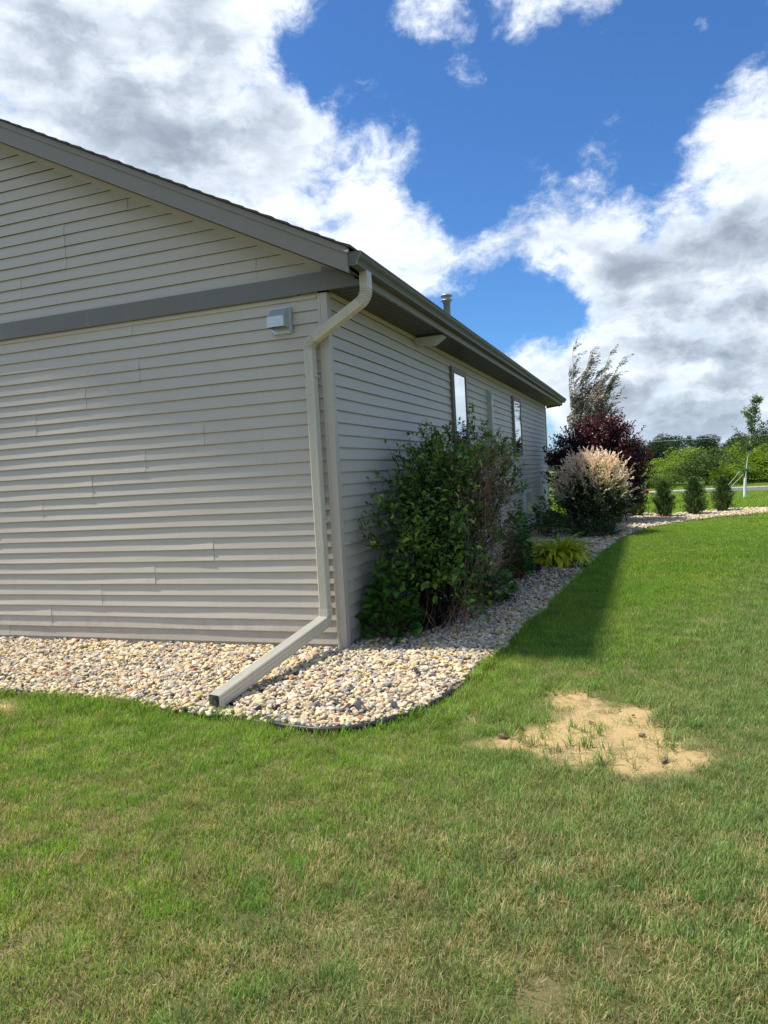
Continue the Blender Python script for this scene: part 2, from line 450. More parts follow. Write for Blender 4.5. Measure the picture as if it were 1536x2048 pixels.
def npmesh(name, V, T, attrs=None, smooth=False, mats=None, mi=None):
    V = np.asarray(V, np.float32)
    T = np.asarray(T, np.int32)
    me = bpy.data.meshes.new(name)
    me.vertices.add(len(V))
    me.vertices.foreach_set('co', V.ravel())
    if len(T):
        me.loops.add(T.size)
        me.loops.foreach_set('vertex_index', T.ravel())
        me.polygons.add(len(T))
        me.polygons.foreach_set('loop_start', np.arange(0, T.size, T.shape[1], dtype=np.int32))
        me.polygons.foreach_set('loop_total', np.full(len(T), T.shape[1], dtype=np.int32))
        if smooth:
            me.polygons.foreach_set('use_smooth', np.ones(len(T), bool))
    for k, (typ, arr) in (attrs or {}).items():
        at = me.attributes.new(k, typ, 'POINT')
        arr = np.asarray(arr)
        if typ == 'FLOAT_VECTOR':
            at.data.foreach_set('vector', arr.astype(np.float32).ravel())
        elif typ == 'INT':
            at.data.foreach_set('value', arr.astype(np.int32))
        else:
            at.data.foreach_set('value', arr.astype(np.float32))
    for m in (mats or []):
        me.materials.append(m)
    if mi is not None:
        me.polygons.foreach_set('material_index', np.asarray(mi, np.int32))
    me.update(calc_edges=True)
    return me


def nrm(a):
    return a / np.maximum(np.linalg.norm(a, axis=-1, keepdims=True), 1e-9)


def leaves(P, D, Nh, L, Wd, rnd, fold=0.18, fine=False, curl=0.12):
    """leaf meshes; P base, D direction, Nh normal hint, arrays"""
    P, D = np.asarray(P, float), nrm(np.asarray(D, float))
    n = len(P)
    L = np.broadcast_to(L, n)[:, None]
    Wd = np.broadcast_to(Wd, n)[:, None]
    Sx = nrm(np.cross(D, Nh))
    N = nrm(np.cross(Sx, D))
    if fine:
        pts = [P, P + D * L * .33 + Sx * Wd * .5 + N * fold * Wd, P + D * L * .33 - Sx * Wd * .5 + N * fold * Wd,
               P + D * L * .38 - N * 0.02 * L, P + D * L * .75 + Sx * Wd * .27 + N * (fold * Wd * .5 - curl * L * .5), P + D * L * .75 - Sx * Wd * .27 + N * (fold * Wd * .5 - curl * L * .5),
               P + D * L - N * curl * L]
        f = [(0, 3, 1), (0, 2, 3), (3, 4, 1), (3, 2, 5), (3, 6, 4), (3, 5, 6)]
    else:
        pts = [P, P + D * L * .45 + Sx * Wd * .5 + N * fold * Wd, P + D * L - N * curl * L, P + D * L * .45 - Sx * Wd * .5 + N * fold * Wd]
        f = [(0, 2, 1), (0, 3, 2)]
    k = len(pts)
    V = np.stack(pts, 1).reshape(-1, 3)
    T = (np.array(f)[None] + (np.arange(n) * k)[:, None, None]).reshape(-1, 3)
    return V, T, np.repeat(np.asarray(rnd), k)


class Tubes:
    def __init__(s):
        s.V, s.F, s.n = [], [], 0

    def add(s, pts, r0, r1, sides=4):
        pts = np.asarray(pts, float)
        n = len(pts)
        T = nrm(np.gradient(pts, axis=0))
        ref = np.array([0.31, 0.77, 0.55])
        A = nrm(np.cross(T, ref))
        B = np.cross(T, A)
        r = np.linspace(r0, r1, n)[:, None, None]
        an = np.arange(sides) * 2 * np.pi / sides
        ring = pts[:, None] + r * (A[:, None] * np.cos(an)[None, :, None] + B[:, None] * np.sin(an)[None, :, None])
        s.V.append(ring.reshape(-1, 3))
        i = np.arange(n - 1)[:, None] * sides + s.n
        j = np.arange(sides)[None]
        jn = (j + 1) % sides
        s.F.append(np.stack([i + j, i + jn, i + sides + jn, i + sides + j], -1).reshape(-1, 4))
        s.n += n * sides

    def mesh(s, name, m=None):
        return npmesh(name, np.concatenate(s.V), np.concatenate(s.F), smooth=True, mats=[m] if m else None)


def vnoise(x, y, sc, seed=0):
    """cheap 2-d value noise, 0..1"""
    x, y = np.asarray(x) * sc + 100.3, np.asarray(y) * sc + 57.7
    xi, yi = np.floor(x).astype(int), np.floor(y).astype(int)
    fx, fy = x - xi, y - yi
    fx, fy = fx * fx * (3 - 2 * fx), fy * fy * (3 - 2 * fy)

    def h(a, c):
        v = np.sin(a * 127.1 + c * 311.7 + seed * 74.7) * 43758.5453
        return v - np.floor(v)
    return (h(xi, yi) * (1 - fx) + h(xi + 1, yi) * fx) * (1 - fy) + (h(xi, yi + 1) * (1 - fx) + h(xi + 1, yi + 1) * fx) * fy


def fbm(x, y, sc, seed=0, o=4):
    return sum(vnoise(x, y, sc * 2 ** i, seed + i) * .5 ** i for i in range(o)) / (2 - .5 ** (o - 1))


def inpoly(x, y, poly):
    r = np.zeros(np.shape(x), bool)
    n = len(poly)
    for i in range(n):
        x0, y0 = poly[i]
        x1, y1 = poly[(i + 1) % n]
        if y0 == y1:
            continue
        c = ((y0 > y) != (y1 > y)) & (x < (x1 - x0) * (y - y0) / (y1 - y0) + x0)
        r ^= c
    return r


def pdist(x, y, line):
    d = np.full(np.shape(x), 1e9)
    for (x0, y0), (x1, y1) in zip(line[:-1], line[1:]):
        dx, dy = x1 - x0, y1 - y0
        t = np.clip(((x - x0) * dx + (y - y0) * dy) / (dx * dx + dy * dy), 0, 1)
        d = np.minimum(d, np.hypot(x - x0 - t * dx, y - y0 - t * dy))
    return d


# ---------------------------------------------------------------- ground, lawn, road, gravel bed
EDGE = [(-10, -1.50), (-5, -1.50), (-3.2, -1.46), (-2.211, -1.48), (-1.64, -1.48), (-1.1, -1.53), (-.656, -1.586), (-.3, -1.63), (-.037, -1.67), (.28, -1.745), (.56, -1.775), (.778, -1.69),
        (.956, -1.487), (1.088, -1.18), (1.157, -.795), (1.20, -.25), (1.237, .248), (1.30, .95), (1.372, 1.667), (1.44, 2.7), (1.52, 3.88), (1.62, 5.4), (1.736, 7.1),
        (1.92, 8.7), (2.184, 10.07), (2.55, 11.1), (3.014, 11.86), (3.6, 12.75), (4.2, 13.4), (5.2, 14.1), (7, 14.9), (11, 16.2)]
BACK = [(11.5, 18.6), (7.5, 16.9), (5.43, 15.75), (4.6, 15.9), (3.8, 15.2), (3.0, 14.75), (2.3, 15.1), (1.2, 15.8), (-1, 16.2), (-10, 16.2)]
BED = EDGE + BACK
BARE = [(1.36, -1.83), (1.50, -1.68), (1.8, -1.38), (1.81, -1.2), (1.66, -0.98), (1.84, -0.69), (2.01, -0.8), (2.15, -0.95), (2.4, -0.97), (2.45, -1.3), (2.61, -1.56), (2.64, -1.72), (2.43, -1.95), (2.3, -2.08), (2.01, -1.9), (1.75, -1.81)]
SPOTS = [(2.95, 1.58, .22, .5), (-1.96, -1.75, .22, .9), (1.09, -2.04, .13, .42), (0.45, -3.72, .26, .34), (1.39, -3.41, .25, .25), (2.74, -1.45, .10, .5), (1.34, -1.42, .13, .45), (2.11, -3.54, .2, .22), (-.73, -1.92, .12, .45), (1.0, -1.75, .1, .4)]


def bareness(x, y):
    wx = x + (fbm(x, y, 5, 3) - .5) * .28
    wy = y + (fbm(x, y, 5, 9) - .5) * .28
    d = pdist(wx, wy, BARE + BARE[:1])
    s = np.where(inpoly(wx, wy, BARE), d, -d)
    v = np.clip((s + .05) / .12, 0, 1)
    for (cx, cy, r, a) in SPOTS:
        v = np.maximum(v, a * np.clip(1.25 - np.hypot((wx - cx), (wy - cy)) / r, 0, 1))
    return np.clip(v, 0, 1)


link("ground", pyd("ground", [(-1500, -300, -.06), (1500, -300, -.06), (1500, 2500, -.06), (-1500, 2500, -.06)], [(0, 1, 2, 3)]), m_ground, kind="structure")

xs = np.concatenate([np.linspace(-60, -6, 12), np.arange(-5, 6.001, .06), np.linspace(6.5, 70, 26)])
ys = np.concatenate([np.linspace(-30, -5.5, 8), np.arange(-5, 5.001, .06), np.linspace(5.4, 60, 60)])
gx, gy = np.meshgrid(xs, ys)
gz = (fbm(gx, gy, .8, 5) - .5) * .03 * (gy < 30)
bz = bareness(gx, gy)
gz = gz - .006 * bz
gz[(gx < 1.0) & (gy > -1.9)] = 0
nx, ny = len(xs), len(ys)
ii = (np.arange(ny - 1)[:, None] * nx + np.arange(nx - 1)[None]).ravel()
lawn = npmesh("lawn", np.stack([gx.ravel(), gy.ravel(), gz.ravel() - .012], 1), np.stack([ii, ii + 1, ii + nx + 1, ii + nx], 1),
              {'bare': ('FLOAT', bz.ravel())}, smooth=True, mats=[m_lawn])
link("lawn", lawn, kind="structure")

bedV = [(x, y, .0) for (x, y) in BED]
bedme = pyd("gravel_bed_ground", [(x, y, .014) for (x, y) in BED] + [(x, y, -.03) for (x, y) in BED],
            [tuple(range(len(BED)))] + [(i, i + len(BED), (i + 1) % len(BED) + len(BED), (i + 1) % len(BED)) for i in range(len(BED))])
link("gravel_bed_soil", bedme, m_bed, kind="structure")

NE = [(-40, 29.5), (-12, 28), (2.3, 27.2), (4.4, 26.9), (5.35, 26.2), (6.65, 25.6), (12, 23.0), (25, 15)]
FE = [(-40, 30.5), (-12, 29), (2.3, 28.0), (4.7, 28.5), (5.8, 28.8), (7.3, 28.8), (14, 28), (32, 22)]
n = len(NE)
link("road", pyd("road", [(x, y, .03) for x, y in NE] + [(x, y, .03) for x, y in FE], [(i, i + 1, n + i + 1, n + i) for i in range(n - 1)]), m_asphalt, kind="structure")
link("road_shoulder", pyd("road_shoulder", [(x, y, .036) for x, y in FE] + [(x, y + .75, .05) for x, y in FE], [(i, i + 1, n + i + 1, n + i) for i in range(n - 1)]), m_shoulder, kind="structure")


# scatter system: variants and points live in one mesh, geometry nodes put the variants on the points
def scatter_tree(name, nvar):
    g = bpy.data.node_groups.new(name, 'GeometryNodeTree')
    g.interface.new_socket('Geometry', in_out='INPUT', socket_type='NodeSocketGeometry')
    g.interface.new_socket('Geometry', in_out='OUTPUT', socket_type='NodeSocketGeometry')
    N, Lk = g.nodes, g.links
    gi, go = N.new('NodeGroupInput'), N.new('NodeGroupOutput')
    jn = N.new('GeometryNodeJoinGeometry')

    def attr(nm, ty):
        a = N.new('GeometryNodeInputNamedAttribute')
        a.data_type = ty
        a.inputs[0].default_value = nm
        return a.outputs[0]
    tag = attr('tag', 'INT')
    rot = attr('rot', 'FLOAT_VECTOR')
    scl = attr('scl', 'FLOAT')

    def pick(i):
        c = N.new('FunctionNodeCompare')
        c.data_type = 'INT'
        c.operation = 'EQUAL'
        Lk.new(tag, c.inputs[2])
        c.inputs[3].default_value = i
        s_ = N.new('GeometryNodeSeparateGeometry')
        s_.domain = 'POINT'
        Lk.new(gi.outputs[0], s_.inputs[0])
        Lk.new(c.outputs[0], s_.inputs[1])
        return s_.outputs[0]
    for i in range(nvar):
        ip = N.new('GeometryNodeInstanceOnPoints')
        Lk.new(pick(100 + i), ip.inputs['Points'])
        Lk.new(pick(i), ip.inputs['Instance'])
        Lk.new(rot, ip.inputs['Rotation'])
        Lk.new(scl, ip.inputs['Scale'])
        Lk.new(ip.outputs[0], jn.inputs[0])
    Lk.new(jn.outputs[0], go.inputs[0])
    return g


def scatter(name, variants, P, pick, rot, scl, m, extra=None, **props):
    """variants: list of (V, T, attrs dict of float arrays)"""
    keys = sorted({k for v in variants for k in v[2]})
    Vs, Ts, tags, at, off = [], [], [], {k: [] for k in keys}, 0
    for i, (V, T, A) in enumerate(variants):
        Vs.append(V)
        Ts.append(np.asarray(T) + off)
        off += len(V)
        tags.append(np.full(len(V), i))
        for k in keys:
            at[k].append(A.get(k, np.zeros(len(V))))
    nP = len(P)
    allV = np.concatenate(Vs + [P])
    A = {'tag': ('INT', np.concatenate(tags + [100 + pick])),
         'rot': ('FLOAT_VECTOR', np.concatenate([np.zeros((off, 3)), rot])),
         'scl': ('FLOAT', np.concatenate([np.ones(off), scl]))}
    for k in keys:
        A[k] = ('FLOAT', np.concatenate(at[k] + [np.zeros(nP)]))
    for k, arr in (extra or {}).items():
        A[k] = ('FLOAT', np.concatenate([np.zeros(off), arr]))
    me = npmesh(name, allV, np.concatenate(Ts), A, mats=[m])
    o = link(name, me, **props)
    md = o.modifiers.new("scatter", 'NODES')
    md.node_group = scatter_tree(name + "_scatter", len(variants))
    return o


rng = np.random.default_rng(7)


# ---- river stones
def icos(sub):
    t = (1 + 5 ** .5) / 2
    V = [(-1, t, 0), (1, t, 0), (-1, -t, 0), (1, -t, 0), (0, -1, t), (0, 1, t), (0, -1, -t), (0, 1, -t), (t, 0, -1), (t, 0, 1), (-t, 0, -1), (-t, 0, 1)]
    F = [(0, 11, 5), (0, 5, 1), (0, 1, 7), (0, 7, 10), (0, 10, 11), (1, 5, 9), (5, 11, 4), (11, 10, 2), (10, 7, 6), (7, 1, 8), (3, 9, 4), (3, 4, 2), (3, 2, 6), (3, 6, 8), (3, 8, 9), (4, 9, 5), (2, 4, 11), (6, 2, 10), (8, 6, 7), (9, 8, 1)]
    V = [np.array(v) / np.linalg.norm(v) for v in V]
    for _ in range(sub):
        c, F2 = {}, []

        def mid(a, d):
            k = (min(a, d), max(a, d))
            if k not in c:
                m_ = V[a] + V[d]
                V.append(m_ / np.linalg.norm(m_))
                c[k] = len(V) - 1
            return c[k]
        for (a, d, e) in F:
            x, y, z = mid(a, d), mid(d, e), mid(e, a)
            F2 += [(a, x, z), (d, y, x), (e, z, y), (x, y, z)]
        F = F2
    return np.array(V), np.array(F)


def stone_variant(r, sub=2, rough=.16):
    V, F = icos(sub)
    V = V.copy()
    d = np.ones(len(V))
    for _ in range(6):
        a = nrm(r.normal(size=3))
        c = r.uniform(.55, .9)
        h = V @ a
        d = np.where(h > c, d * (c / np.maximum(h, 1e-6)) ** .8, d)
    ph = r.uniform(0, 6.28, 3)
    d *= 1 + rough * (np.sin(V[:, 0] * 2.6 + ph[0]) * np.sin(V[:, 1] * 2.9 + ph[1]) + .5 * np.sin(V[:, 2] * 4 + ph[2]) * np.sin(V[:, 0] * 4.4))
    V = V * d[:, None] * np.array([1.0, r.uniform(.66, .9), r.uniform(.42, .64)])
    return V, F, {}


bx0, bx1, by0, by1 = -6.0, 10.5, -1.8, 17.0
N0 = 230000
sx, sy = rng.uniform(bx0, bx1, N0), rng.uniform(by0, by1, N0)
area = (bx1 - bx0) * (by1 - by0)
dist = np.hypot(sx - 2.38, sy + 5.52)
want = np.where(dist < 8.5, 3300, np.where(dist < 14, 1500, 700))
keep = rng.random(N0) < want / (N0 / area)
# a second dense pass near the camera
N1 = 80000
sx2, sy2 = rng.uniform(-5.0, 1.7, N1), rng.uniform(-1.8, 3.0, N1)
keep2 = rng.random(N1) < .9
SX = np.concatenate([sx[keep], sx2[keep2]])
SY = np.concatenate([sy[keep], sy2[keep2]])
wob = (fbm(SX, SY, 2.2, 31) - .5) * .12
ok = inpoly(SX + wob, SY + wob, BED) & ~((SX < -.01) & (SY > .02) & (SY < 14.28))
SX, SY = SX[ok], SY[ok]
dist = np.hypot(SX - 2.38, SY + 5.52)
nS = len(SX)
sc_ = rng.lognormal(math.log(.0150), .38, nS)
sc_ = np.clip(sc_, .007, .040) * np.where(dist > 12, 1.5, 1.0)
SZ = .016 + rng.random(nS) ** 1.6 * .030 + (fbm(SX, SY, 1.6, 12) - .5) * .02
rot = np.stack([rng.normal(0, .35, nS), rng.normal(0, .35, nS), rng.uniform(0, 6.28, nS)], 1)
scatter("gravel", [stone_variant(rng, 2 if i < 6 else 1) for i in range(9)], np.stack([SX, SY, SZ], 1), rng.integers(0, 9, nS), rot, sc_, m_stone,
        {'tint': rng.random(nS)}, kind="stuff", label="pale mixed river stones filling the bed along the house walls", category="gravel")


# ---- grass
def clump(r, nb, rad_, h0, h1, w, seg=3, lean=.5):
    Vs, Ts, rn, hg, off = [], [], [], [], 0
    for _ in range(nb):
        a, q = r.uniform(0, 6.28), rad_ * r.random() ** .5
        p = np.array([math.cos(a) * q, math.sin(a) * q, -.004])
        L = r.uniform(h0, h1)
        az = r.uniform(0, 6.28)
        d = np.array([math.cos(az), math.sin(az), 0])
        sd = np.array([-d[1], d[0], 0])
        th = abs(r.normal(0, lean * .55)) + .05
        bend = r.uniform(.1, 1.0) * lean
        ww = w * r.uniform(.7, 1.3)
        col = r.random()
        pts = [p]
        for i in range(seg):
            ang = th + bend * (i / seg)
            pts.append(pts[-1] + (d * math.sin(ang) + np.array([0, 0, math.cos(ang)])) * L / seg)
        V, T = [], []
        for i, q_ in enumerate(pts):
            f = i / seg
            if i < seg:
                k = ww * (1 - .45 * f) * .5
                V += [q_ - sd * k, q_ + sd * k]
            else:
                V += [q_]
        for i in range(seg - 1):
            T += [(2 * i, 2 * i + 1, 2 * i + 3), (2 * i, 2 * i + 3, 2 * i + 2)]
        T += [(2 * seg - 2, 2 * seg - 1, 2 * seg)]
        hs = [i / seg for i in range(seg) for _ in (0, 1)] + [1.0]
        Vs += V
        Ts += [(x + off, y + off, z + off) for x, y, z in T]
        rn += [col] * len(V)
        hg += hs
        off += len(V)
    return np.array(Vs), np.array(Ts), {'rnd': np.array(rn), 'hgt': np.array(hg)}


def grass_points(x0, x1, y0, y1, per_m2, lo, hi, seed):
    r = np.random.default_rng(seed)
    n_ = int((x1 - x0) * (y1 - y0) * per_m2)
    x, y = r.uniform(x0, x1, n_), r.uniform(y0, y1, n_)
    d = np.hypot(x - 2.38, y + 5.52)
    # keep what lies in or near the picture (the view plus a step to either side)
    u = (x - 2.38) * 0.941 + (y + 5.52) * 0.335
    w = (x - 2.38) * -0.338 + (y + 5.52) * 0.94
    k = (d >= lo) & (d < hi) & (np.abs(u) < w * .60 + 1.3) & (w > .8)
    wob_ = (fbm(x, y, 4.5, 41) - .5) * .17
    inside = inpoly(x + wob_, y + wob_, BED)
    e0 = pdist(x, y, EDGE)
    spill = inside & (e0 < .015 + .085 * vnoise(x, y, 6.0, 88) ** 2) & (r.random(n_) < .75) & ~((x > .25) & (x < 1.0) & (y < -1.4))
    k &= ~inside | spill
    k &= ~(inpoly(x, y, NE + FE[::-1]))
    bn = bareness(x, y)
    thin = .78 + .4 * fbm(x, y, 1.7, 77)
    db = pdist(x, y, BARE + BARE[:1])
    k &= r.random(n_) < np.clip((1 - bn * 1.03), 0.035, 1) * thin * (1 - .55 * np.clip(1 - db / .16, 0, 1) * (fbm(x, y, 9, 15) > .42))
    x, y, bn = x[k], y[k], bn[k]
    hgt = .72 + .65 * fbm(x, y, 1.3, 21) + .18 * r.random(len(x))
    e = pdist(x, y, EDGE)
    hgt *= 1 + .35 * np.clip(1 - e / .16, 0, 1)
    hgt *= 1 - .15 * bn
    z = (fbm(x, y, .8, 5) - .5) * .03 - .012
    z[(x < 1.0) & (y > -1.9)] = -.012
    return x, y, z, hgt, r


def grass_obj(name, nvar, mk, args, label, blown=.22):
    x, y, z, hgt, r = grass_points(*args)
    n_ = len(x)
    rot_ = np.stack([r.normal(0, .12, n_) , r.normal(blown * .4, .14, n_), r.uniform(0, 6.28, n_)], 1)
    scatter(name, [mk(r) for _ in range(nvar)], np.stack([x, y, z], 1), r.integers(0, nvar, n_), rot_, hgt, m_grass, None, kind="stuff", label=label, category="grass")


grass_obj("grass", 6, lambda r: clump(r, 40, .055, .016, .046, .0021, 3, .95), (-3.5, 4.5, -5.2, 1.5, 900, 0, 5.0, 101), "short green lawn grass with straw tips in the foreground")
grass_obj("grass", 5, lambda r: clump(r, 34, .07, .018, .048, .0028, 2, .8), (-6, 9, -3, 6, 520, 5.0, 9.5, 102), "green lawn grass round the bare patch and along the gravel edge")
grass_obj("grass", 4, lambda r: clump(r, 32, .10, .020, .046, .0042, 2, .7), (-9, 16, -2, 18, 330, 9.5, 18, 103), "green lawn grass in the middle distance beside the house shadow")
grass_obj("grass", 3, lambda r: clump(r, 30, .22, .03, .065, .009, 1, .55), (-6, 24, 8, 36, 75, 18, 38, 104), "sunlit lawn grass between the gravel strip and the road")

# longer wild tufts at the bare patch and along the edge
tx, ty, th = [], [], []
r = np.random.default_rng(55)
for (cx, cy, s, k) in [(2.03, -1.43, .05, 9), (1.93, -1.75, .10, 12), (2.18, -1.80, .10, 12), (2.42, -1.25, .06, 9), (2.47, -1.62, .05, 7), (1.62, -1.45, .08, 12), (1.72, -1.30, .06, 10), (1.66, -1.62, .08, 10), (2.10, -1.96, .12, 14),
                       (2.46, -1.5, .04, 6), (1.45, -1.25, .12, 22), (1.25, -1.40, .10, 16), (2.02, -.68, .08, 12), (1.75, -.78, .08, 12), (2.3, -.92, .06, 8), (2.52, -1.10, .08, 14), (2.63, -1.3, .08, 12), (-.9, -1.78, .12, 16), (-1.2, -1.66, .12, 14), (0.0, -1.74, .12, 10), (.35, -1.82, .12, 10), (1.02, -1.62, .08, 10)]:
    for _ in range(k):
        tx.append(cx + r.normal(0, s))
        ty.append(cy + r.normal(0, s * .7))
        th.append(r.uniform(.8, 1.35))
for (x0, y0), (x1, y1) in zip(EDGE[:-1], EDGE[1:]):
    if x1 < -4 or y0 > 6:
        continue
    L_ = math.hypot(x1 - x0, y1 - y0)
    nx_, ny_ = (y1 - y0) / L_, -(x1 - x0) / L_
    for _ in range(int(L_ * 95)):
        t_, o_ = r.random(), r.normal(.012, .022)
        x_, y_ = x0 + (x1 - x0) * t_ + nx_ * o_, y0 + (y1 - y0) * t_ + ny_ * o_
        if .30 < x_ < .95 and y_ < -1.4 and o_ < .03:
            continue
        if vnoise(x_, y_, 3.2, 71) < .30:
            continue
        tx.append(x_)
        ty.append(y_)
        th.append(r.uniform(.60, 1.0) + .45 * vnoise(x_, y_, 2.1, 72))
tx, ty, th = map(np.array, (tx, ty, th))
scatter("grass_tufts", [clump(r, 9, .016, .05, .10, .0035, 3, 1.1) for _ in range(5)], np.stack([tx, ty, np.full(len(tx), -.008)], 1), r.integers(0, 5, len(tx)),
        np.stack([r.normal(0, .1, len(tx)), r.normal(0, .1, len(tx)), r.uniform(0, 6.28, len(tx))], 1), th, m_grass, None, kind="stuff", label="longer loose grass tufts along the stone bed edge and in the sandy patch", category="grass")

# straw litter lying on the bare patch and its rim
def litter(r):
    V, T, A = clump(r, 7, .03, .02, .05, .0022, 2, .2)
    V = V[:, [0, 2, 1]] * np.array([1, 1, .12]) + np.array([0, -.02, .004])
    A['rnd'] = np.full(len(V), .9995)
    return V, T, A


r = np.random.default_rng(56)
lx, ly = r.uniform(1.3, 2.9, 1500), r.uniform(-2.3, -.5, 1500)
lb = bareness(lx, ly)
kk = (lb > .12) & (r.random(1500) < np.where(lb > .95, .16 + .5 * (ly > -1.05), .9))
lx, ly = lx[kk], ly[kk]
scatter("straw_litter", [litter(r) for _ in range(4)], np.stack([lx, ly, np.full(len(lx), -.014)], 1), r.integers(0, 4, len(lx)),
        np.stack([np.zeros(len(lx)), np.zeros(len(lx)), r.uniform(0, 6.28, len(lx))], 1), r.uniform(.6, 1.2, len(lx)), m_grass, None, kind="stuff", label="dry straw bits lying on the bare sandy patch", category="straw")

# small clods on the bare soil
for i, (x, y, s) in enumerate([(1.60, -1.62, .030), (2.33, -1.45, .022), (2.05, -1.30, .014), (2.28, -1.14, .013), (2.43, -1.78, .024), (2.2, -1.05, .010)]):
    V, F, _ = stone_variant(np.random.default_rng(300 + i), 2, .25)
    o = link("soil_clod", npmesh("soil_clod", V * s, F, smooth=True), mat("clod_soil", (0.16, 0.115, 0.075), .95) if i == 0 else None, None,
             label=["dark soil clod at the left end of the sandy patch", "dark flat soil clod right of centre on the sandy patch", "small soil crumb in the middle of the sandy patch",
                    "small soil crumb towards the upper right of the sandy patch", "brown soil clod at the lower right rim of the sandy patch", "tiny soil crumb near the upper rim of the sandy patch"][i], category="soil clod")
    if i:
        o.data.materials.append(bpy.data.materials["clod_soil"])
    o.location = (x, y, -.008)
    o.rotation_euler = (0, 0, i * 1.3)

# ---------------------------------------------------------------- the house
EX = 0.1037


def zk(k):
    return .065 + EX * k


SL = .4985
RY = -.33          # outer face of the rake


def rake(x):       # underside of the rake board
    return 3.017 + SL * (.335 - x) if x > -4.75 else 3.017 + SL * (.335 + 4.75 * 2 + x)


house = empty("house", (0, 0, 0), label="single storey house clad in beige horizontal siding with grey eaves", category="house")
rr = random.Random(4)


def siding_panel(name, axis, a0, a1, z0, parent, nc=2, clipz=None, flare_lo=False, flare_hi=False, roofcut=False):
    """nc courses of lap siding between a0 and a1 along the wall; the face leans out towards each butt"""
    step = .22
    nseg = max(2, int((a1 - a0) / step))
    base, butt = -.0225, .0155
    ph = [rr.uniform(0, 6.28) for _ in range(6)]
    V, F = [], []
    prof = []
    for c in range(nc):
        z = z0 + c * EX
        zt = z + EX
        if clipz and z >= clipz - .012:
            break
        prof.append([(z + .017, .78, 0), (z, .97, 1), (z + .005, 1.04, 1), (z + (zt - z) * .5, .50, 2), (min(zt + .002, clipz) if clipz else zt + .002, -.02, 3)])
    for ci, cp in enumerate(prof):
        i0 = len(V)
        hi = a1
        if roofcut:
            hi = min(a1, .335 - (cp[0][0] - 3.017) / SL + .06)
        if hi <= a0 + .02:
            continue
        for s in range(nseg + 1):
            a = a0 + (hi - a0) * s / nseg
            w1 = .0010 * math.sin(a * 2.1 + ph[0] + ci) + .0006 * math.sin(a * 5.3 + ph[1] + ci * 2)
            wz = .0012 * math.sin(a * 1.7 + ph[2]) + .0008 * math.sin(a * 4.1 + ph[3])
            bow = .0011 * math.sin(a * 3.3 + ph[4] + ci * 1.4)
            fl = 0
            if flare_hi:
                fl += .0026 * math.exp(-(hi - a) / .03) + .0012
            if flare_lo:
                fl += .0
            for (z, f, kd) in cp:
                d = base + butt * f + (w1 if (kd == 1 or f > .7) else bow if kd == 2 else 0) + fl * (1 if kd else .3)
                zz_ = z + (wz if kd < 2 else 0)
                V.append((a, -d, zz_) if axis == 'x' else (d, a, zz_))
        m_ = len(cp)
        for s in range(nseg):
            for j in range(m_ - 1):
                q = (i0 + s * m_ + j, i0 + (s + 1) * m_ + j, i0 + (s + 1) * m_ + j + 1, i0 + s * m_ + j + 1)
                F.append(q)
        for e in (i0, i0 + nseg * m_):          # end thickness back to the wall
            k = len(V)
            for j in range(m_):
                x, y, z = V[e + j]
                V.append((x, .0235, z) if axis == 'x' else (-.0235, y, z))
            for j in range(m_ - 1):
                F.append((e + j, e + j + 1, k + j + 1, k + j))
    if V:
        return link(name, pyd(name, V, F), m_siding, parent)


XL = -9.5
XR = XL / 2        # ridge line
fw = link("front_wall", prism("front_wall", [(XL, .0), (-.06, .0), (-.06, 3.1), (XR, rake(XR) + .02), (XL, 3.1)], 'y', .024, .16), m_wall, house)
rw = link("side_wall", boxme("side_wall", -.16, -.024, .16, 14.26, .0, 3.074), m_wall, house)
link("back_wall", prism("back_wall", [(XL, .0), (-.02, .0), (-.02, 3.1), (XR, rake(XR) + .02), (XL, 3.1)], 'y', 14.262, 14.4), m_siding, house)
link("far_wall", boxme("far_wall", XL - .15, XL, .16, 14.26, .0, 3.04), m_siding, house)
link("foundation", boxme("foundation", (-.20, -.030, .03, 14.3, -.25, -.001), (XL, -.2, .03, .2, -.25, -.001)), m_found, house)

# front wall rows: seams as (x) per double course; rows start at k=-1
seamF = {23: -1.901, 21: -2.528, 19: -3.149, 17: -1.262, 15: -1.906, 13: -2.53, 11: -3.148, 9: -3.75, 7: -1.247, 5: -1.891, 3: -2.516, 1: -3.148, 25: -.9 - 3.1, 27: -1.946, -1: -3.7}


def row_panels(axis, seams, lo, hi, z, parent, clipz=None, roofcut=False, nc=2):
    s_ = [lo] + sorted(x for x in seams if lo + .05 < x < hi - .05) + [hi]
    for a, c in zip(s_[:-1], s_[1:]):
        siding_panel("siding_panel", axis, a, c + (.004 if c < hi else 0), z, parent, nc, clipz, flare_hi=(c < hi), roofcut=roofcut)


for k in range(-1, 29, 2):
    sx_ = seamF[k]
    row_panels('x', [sx_, sx_ - 3.66, sx_ - 7.32], XL, -.085, zk(k), fw, clipz=2.985)
gs = [-1.0 - 3.3, -3.197, -3.197, -2.633, -1.9, -1.3 - 3.2, -3.6, -2.9, -2.2, -5, -5.6, -4.4, -5.2]
zg = 3.148
j = 0
while zg < 5.35:
    s0 = {1: -3.197, 2: -2.633}.get(j, gs[j % len(gs)])
    lo = max(XL + .1, -9.5 - .335 + (zg - 3.017) / SL - .06)
    z_ = zg
    row_panels('x', [s0, s0 - 3.66, s0 + 3.66], lo, 1.0, z_, fw, roofcut=True)
    zg += 2 * EX
    j += 1

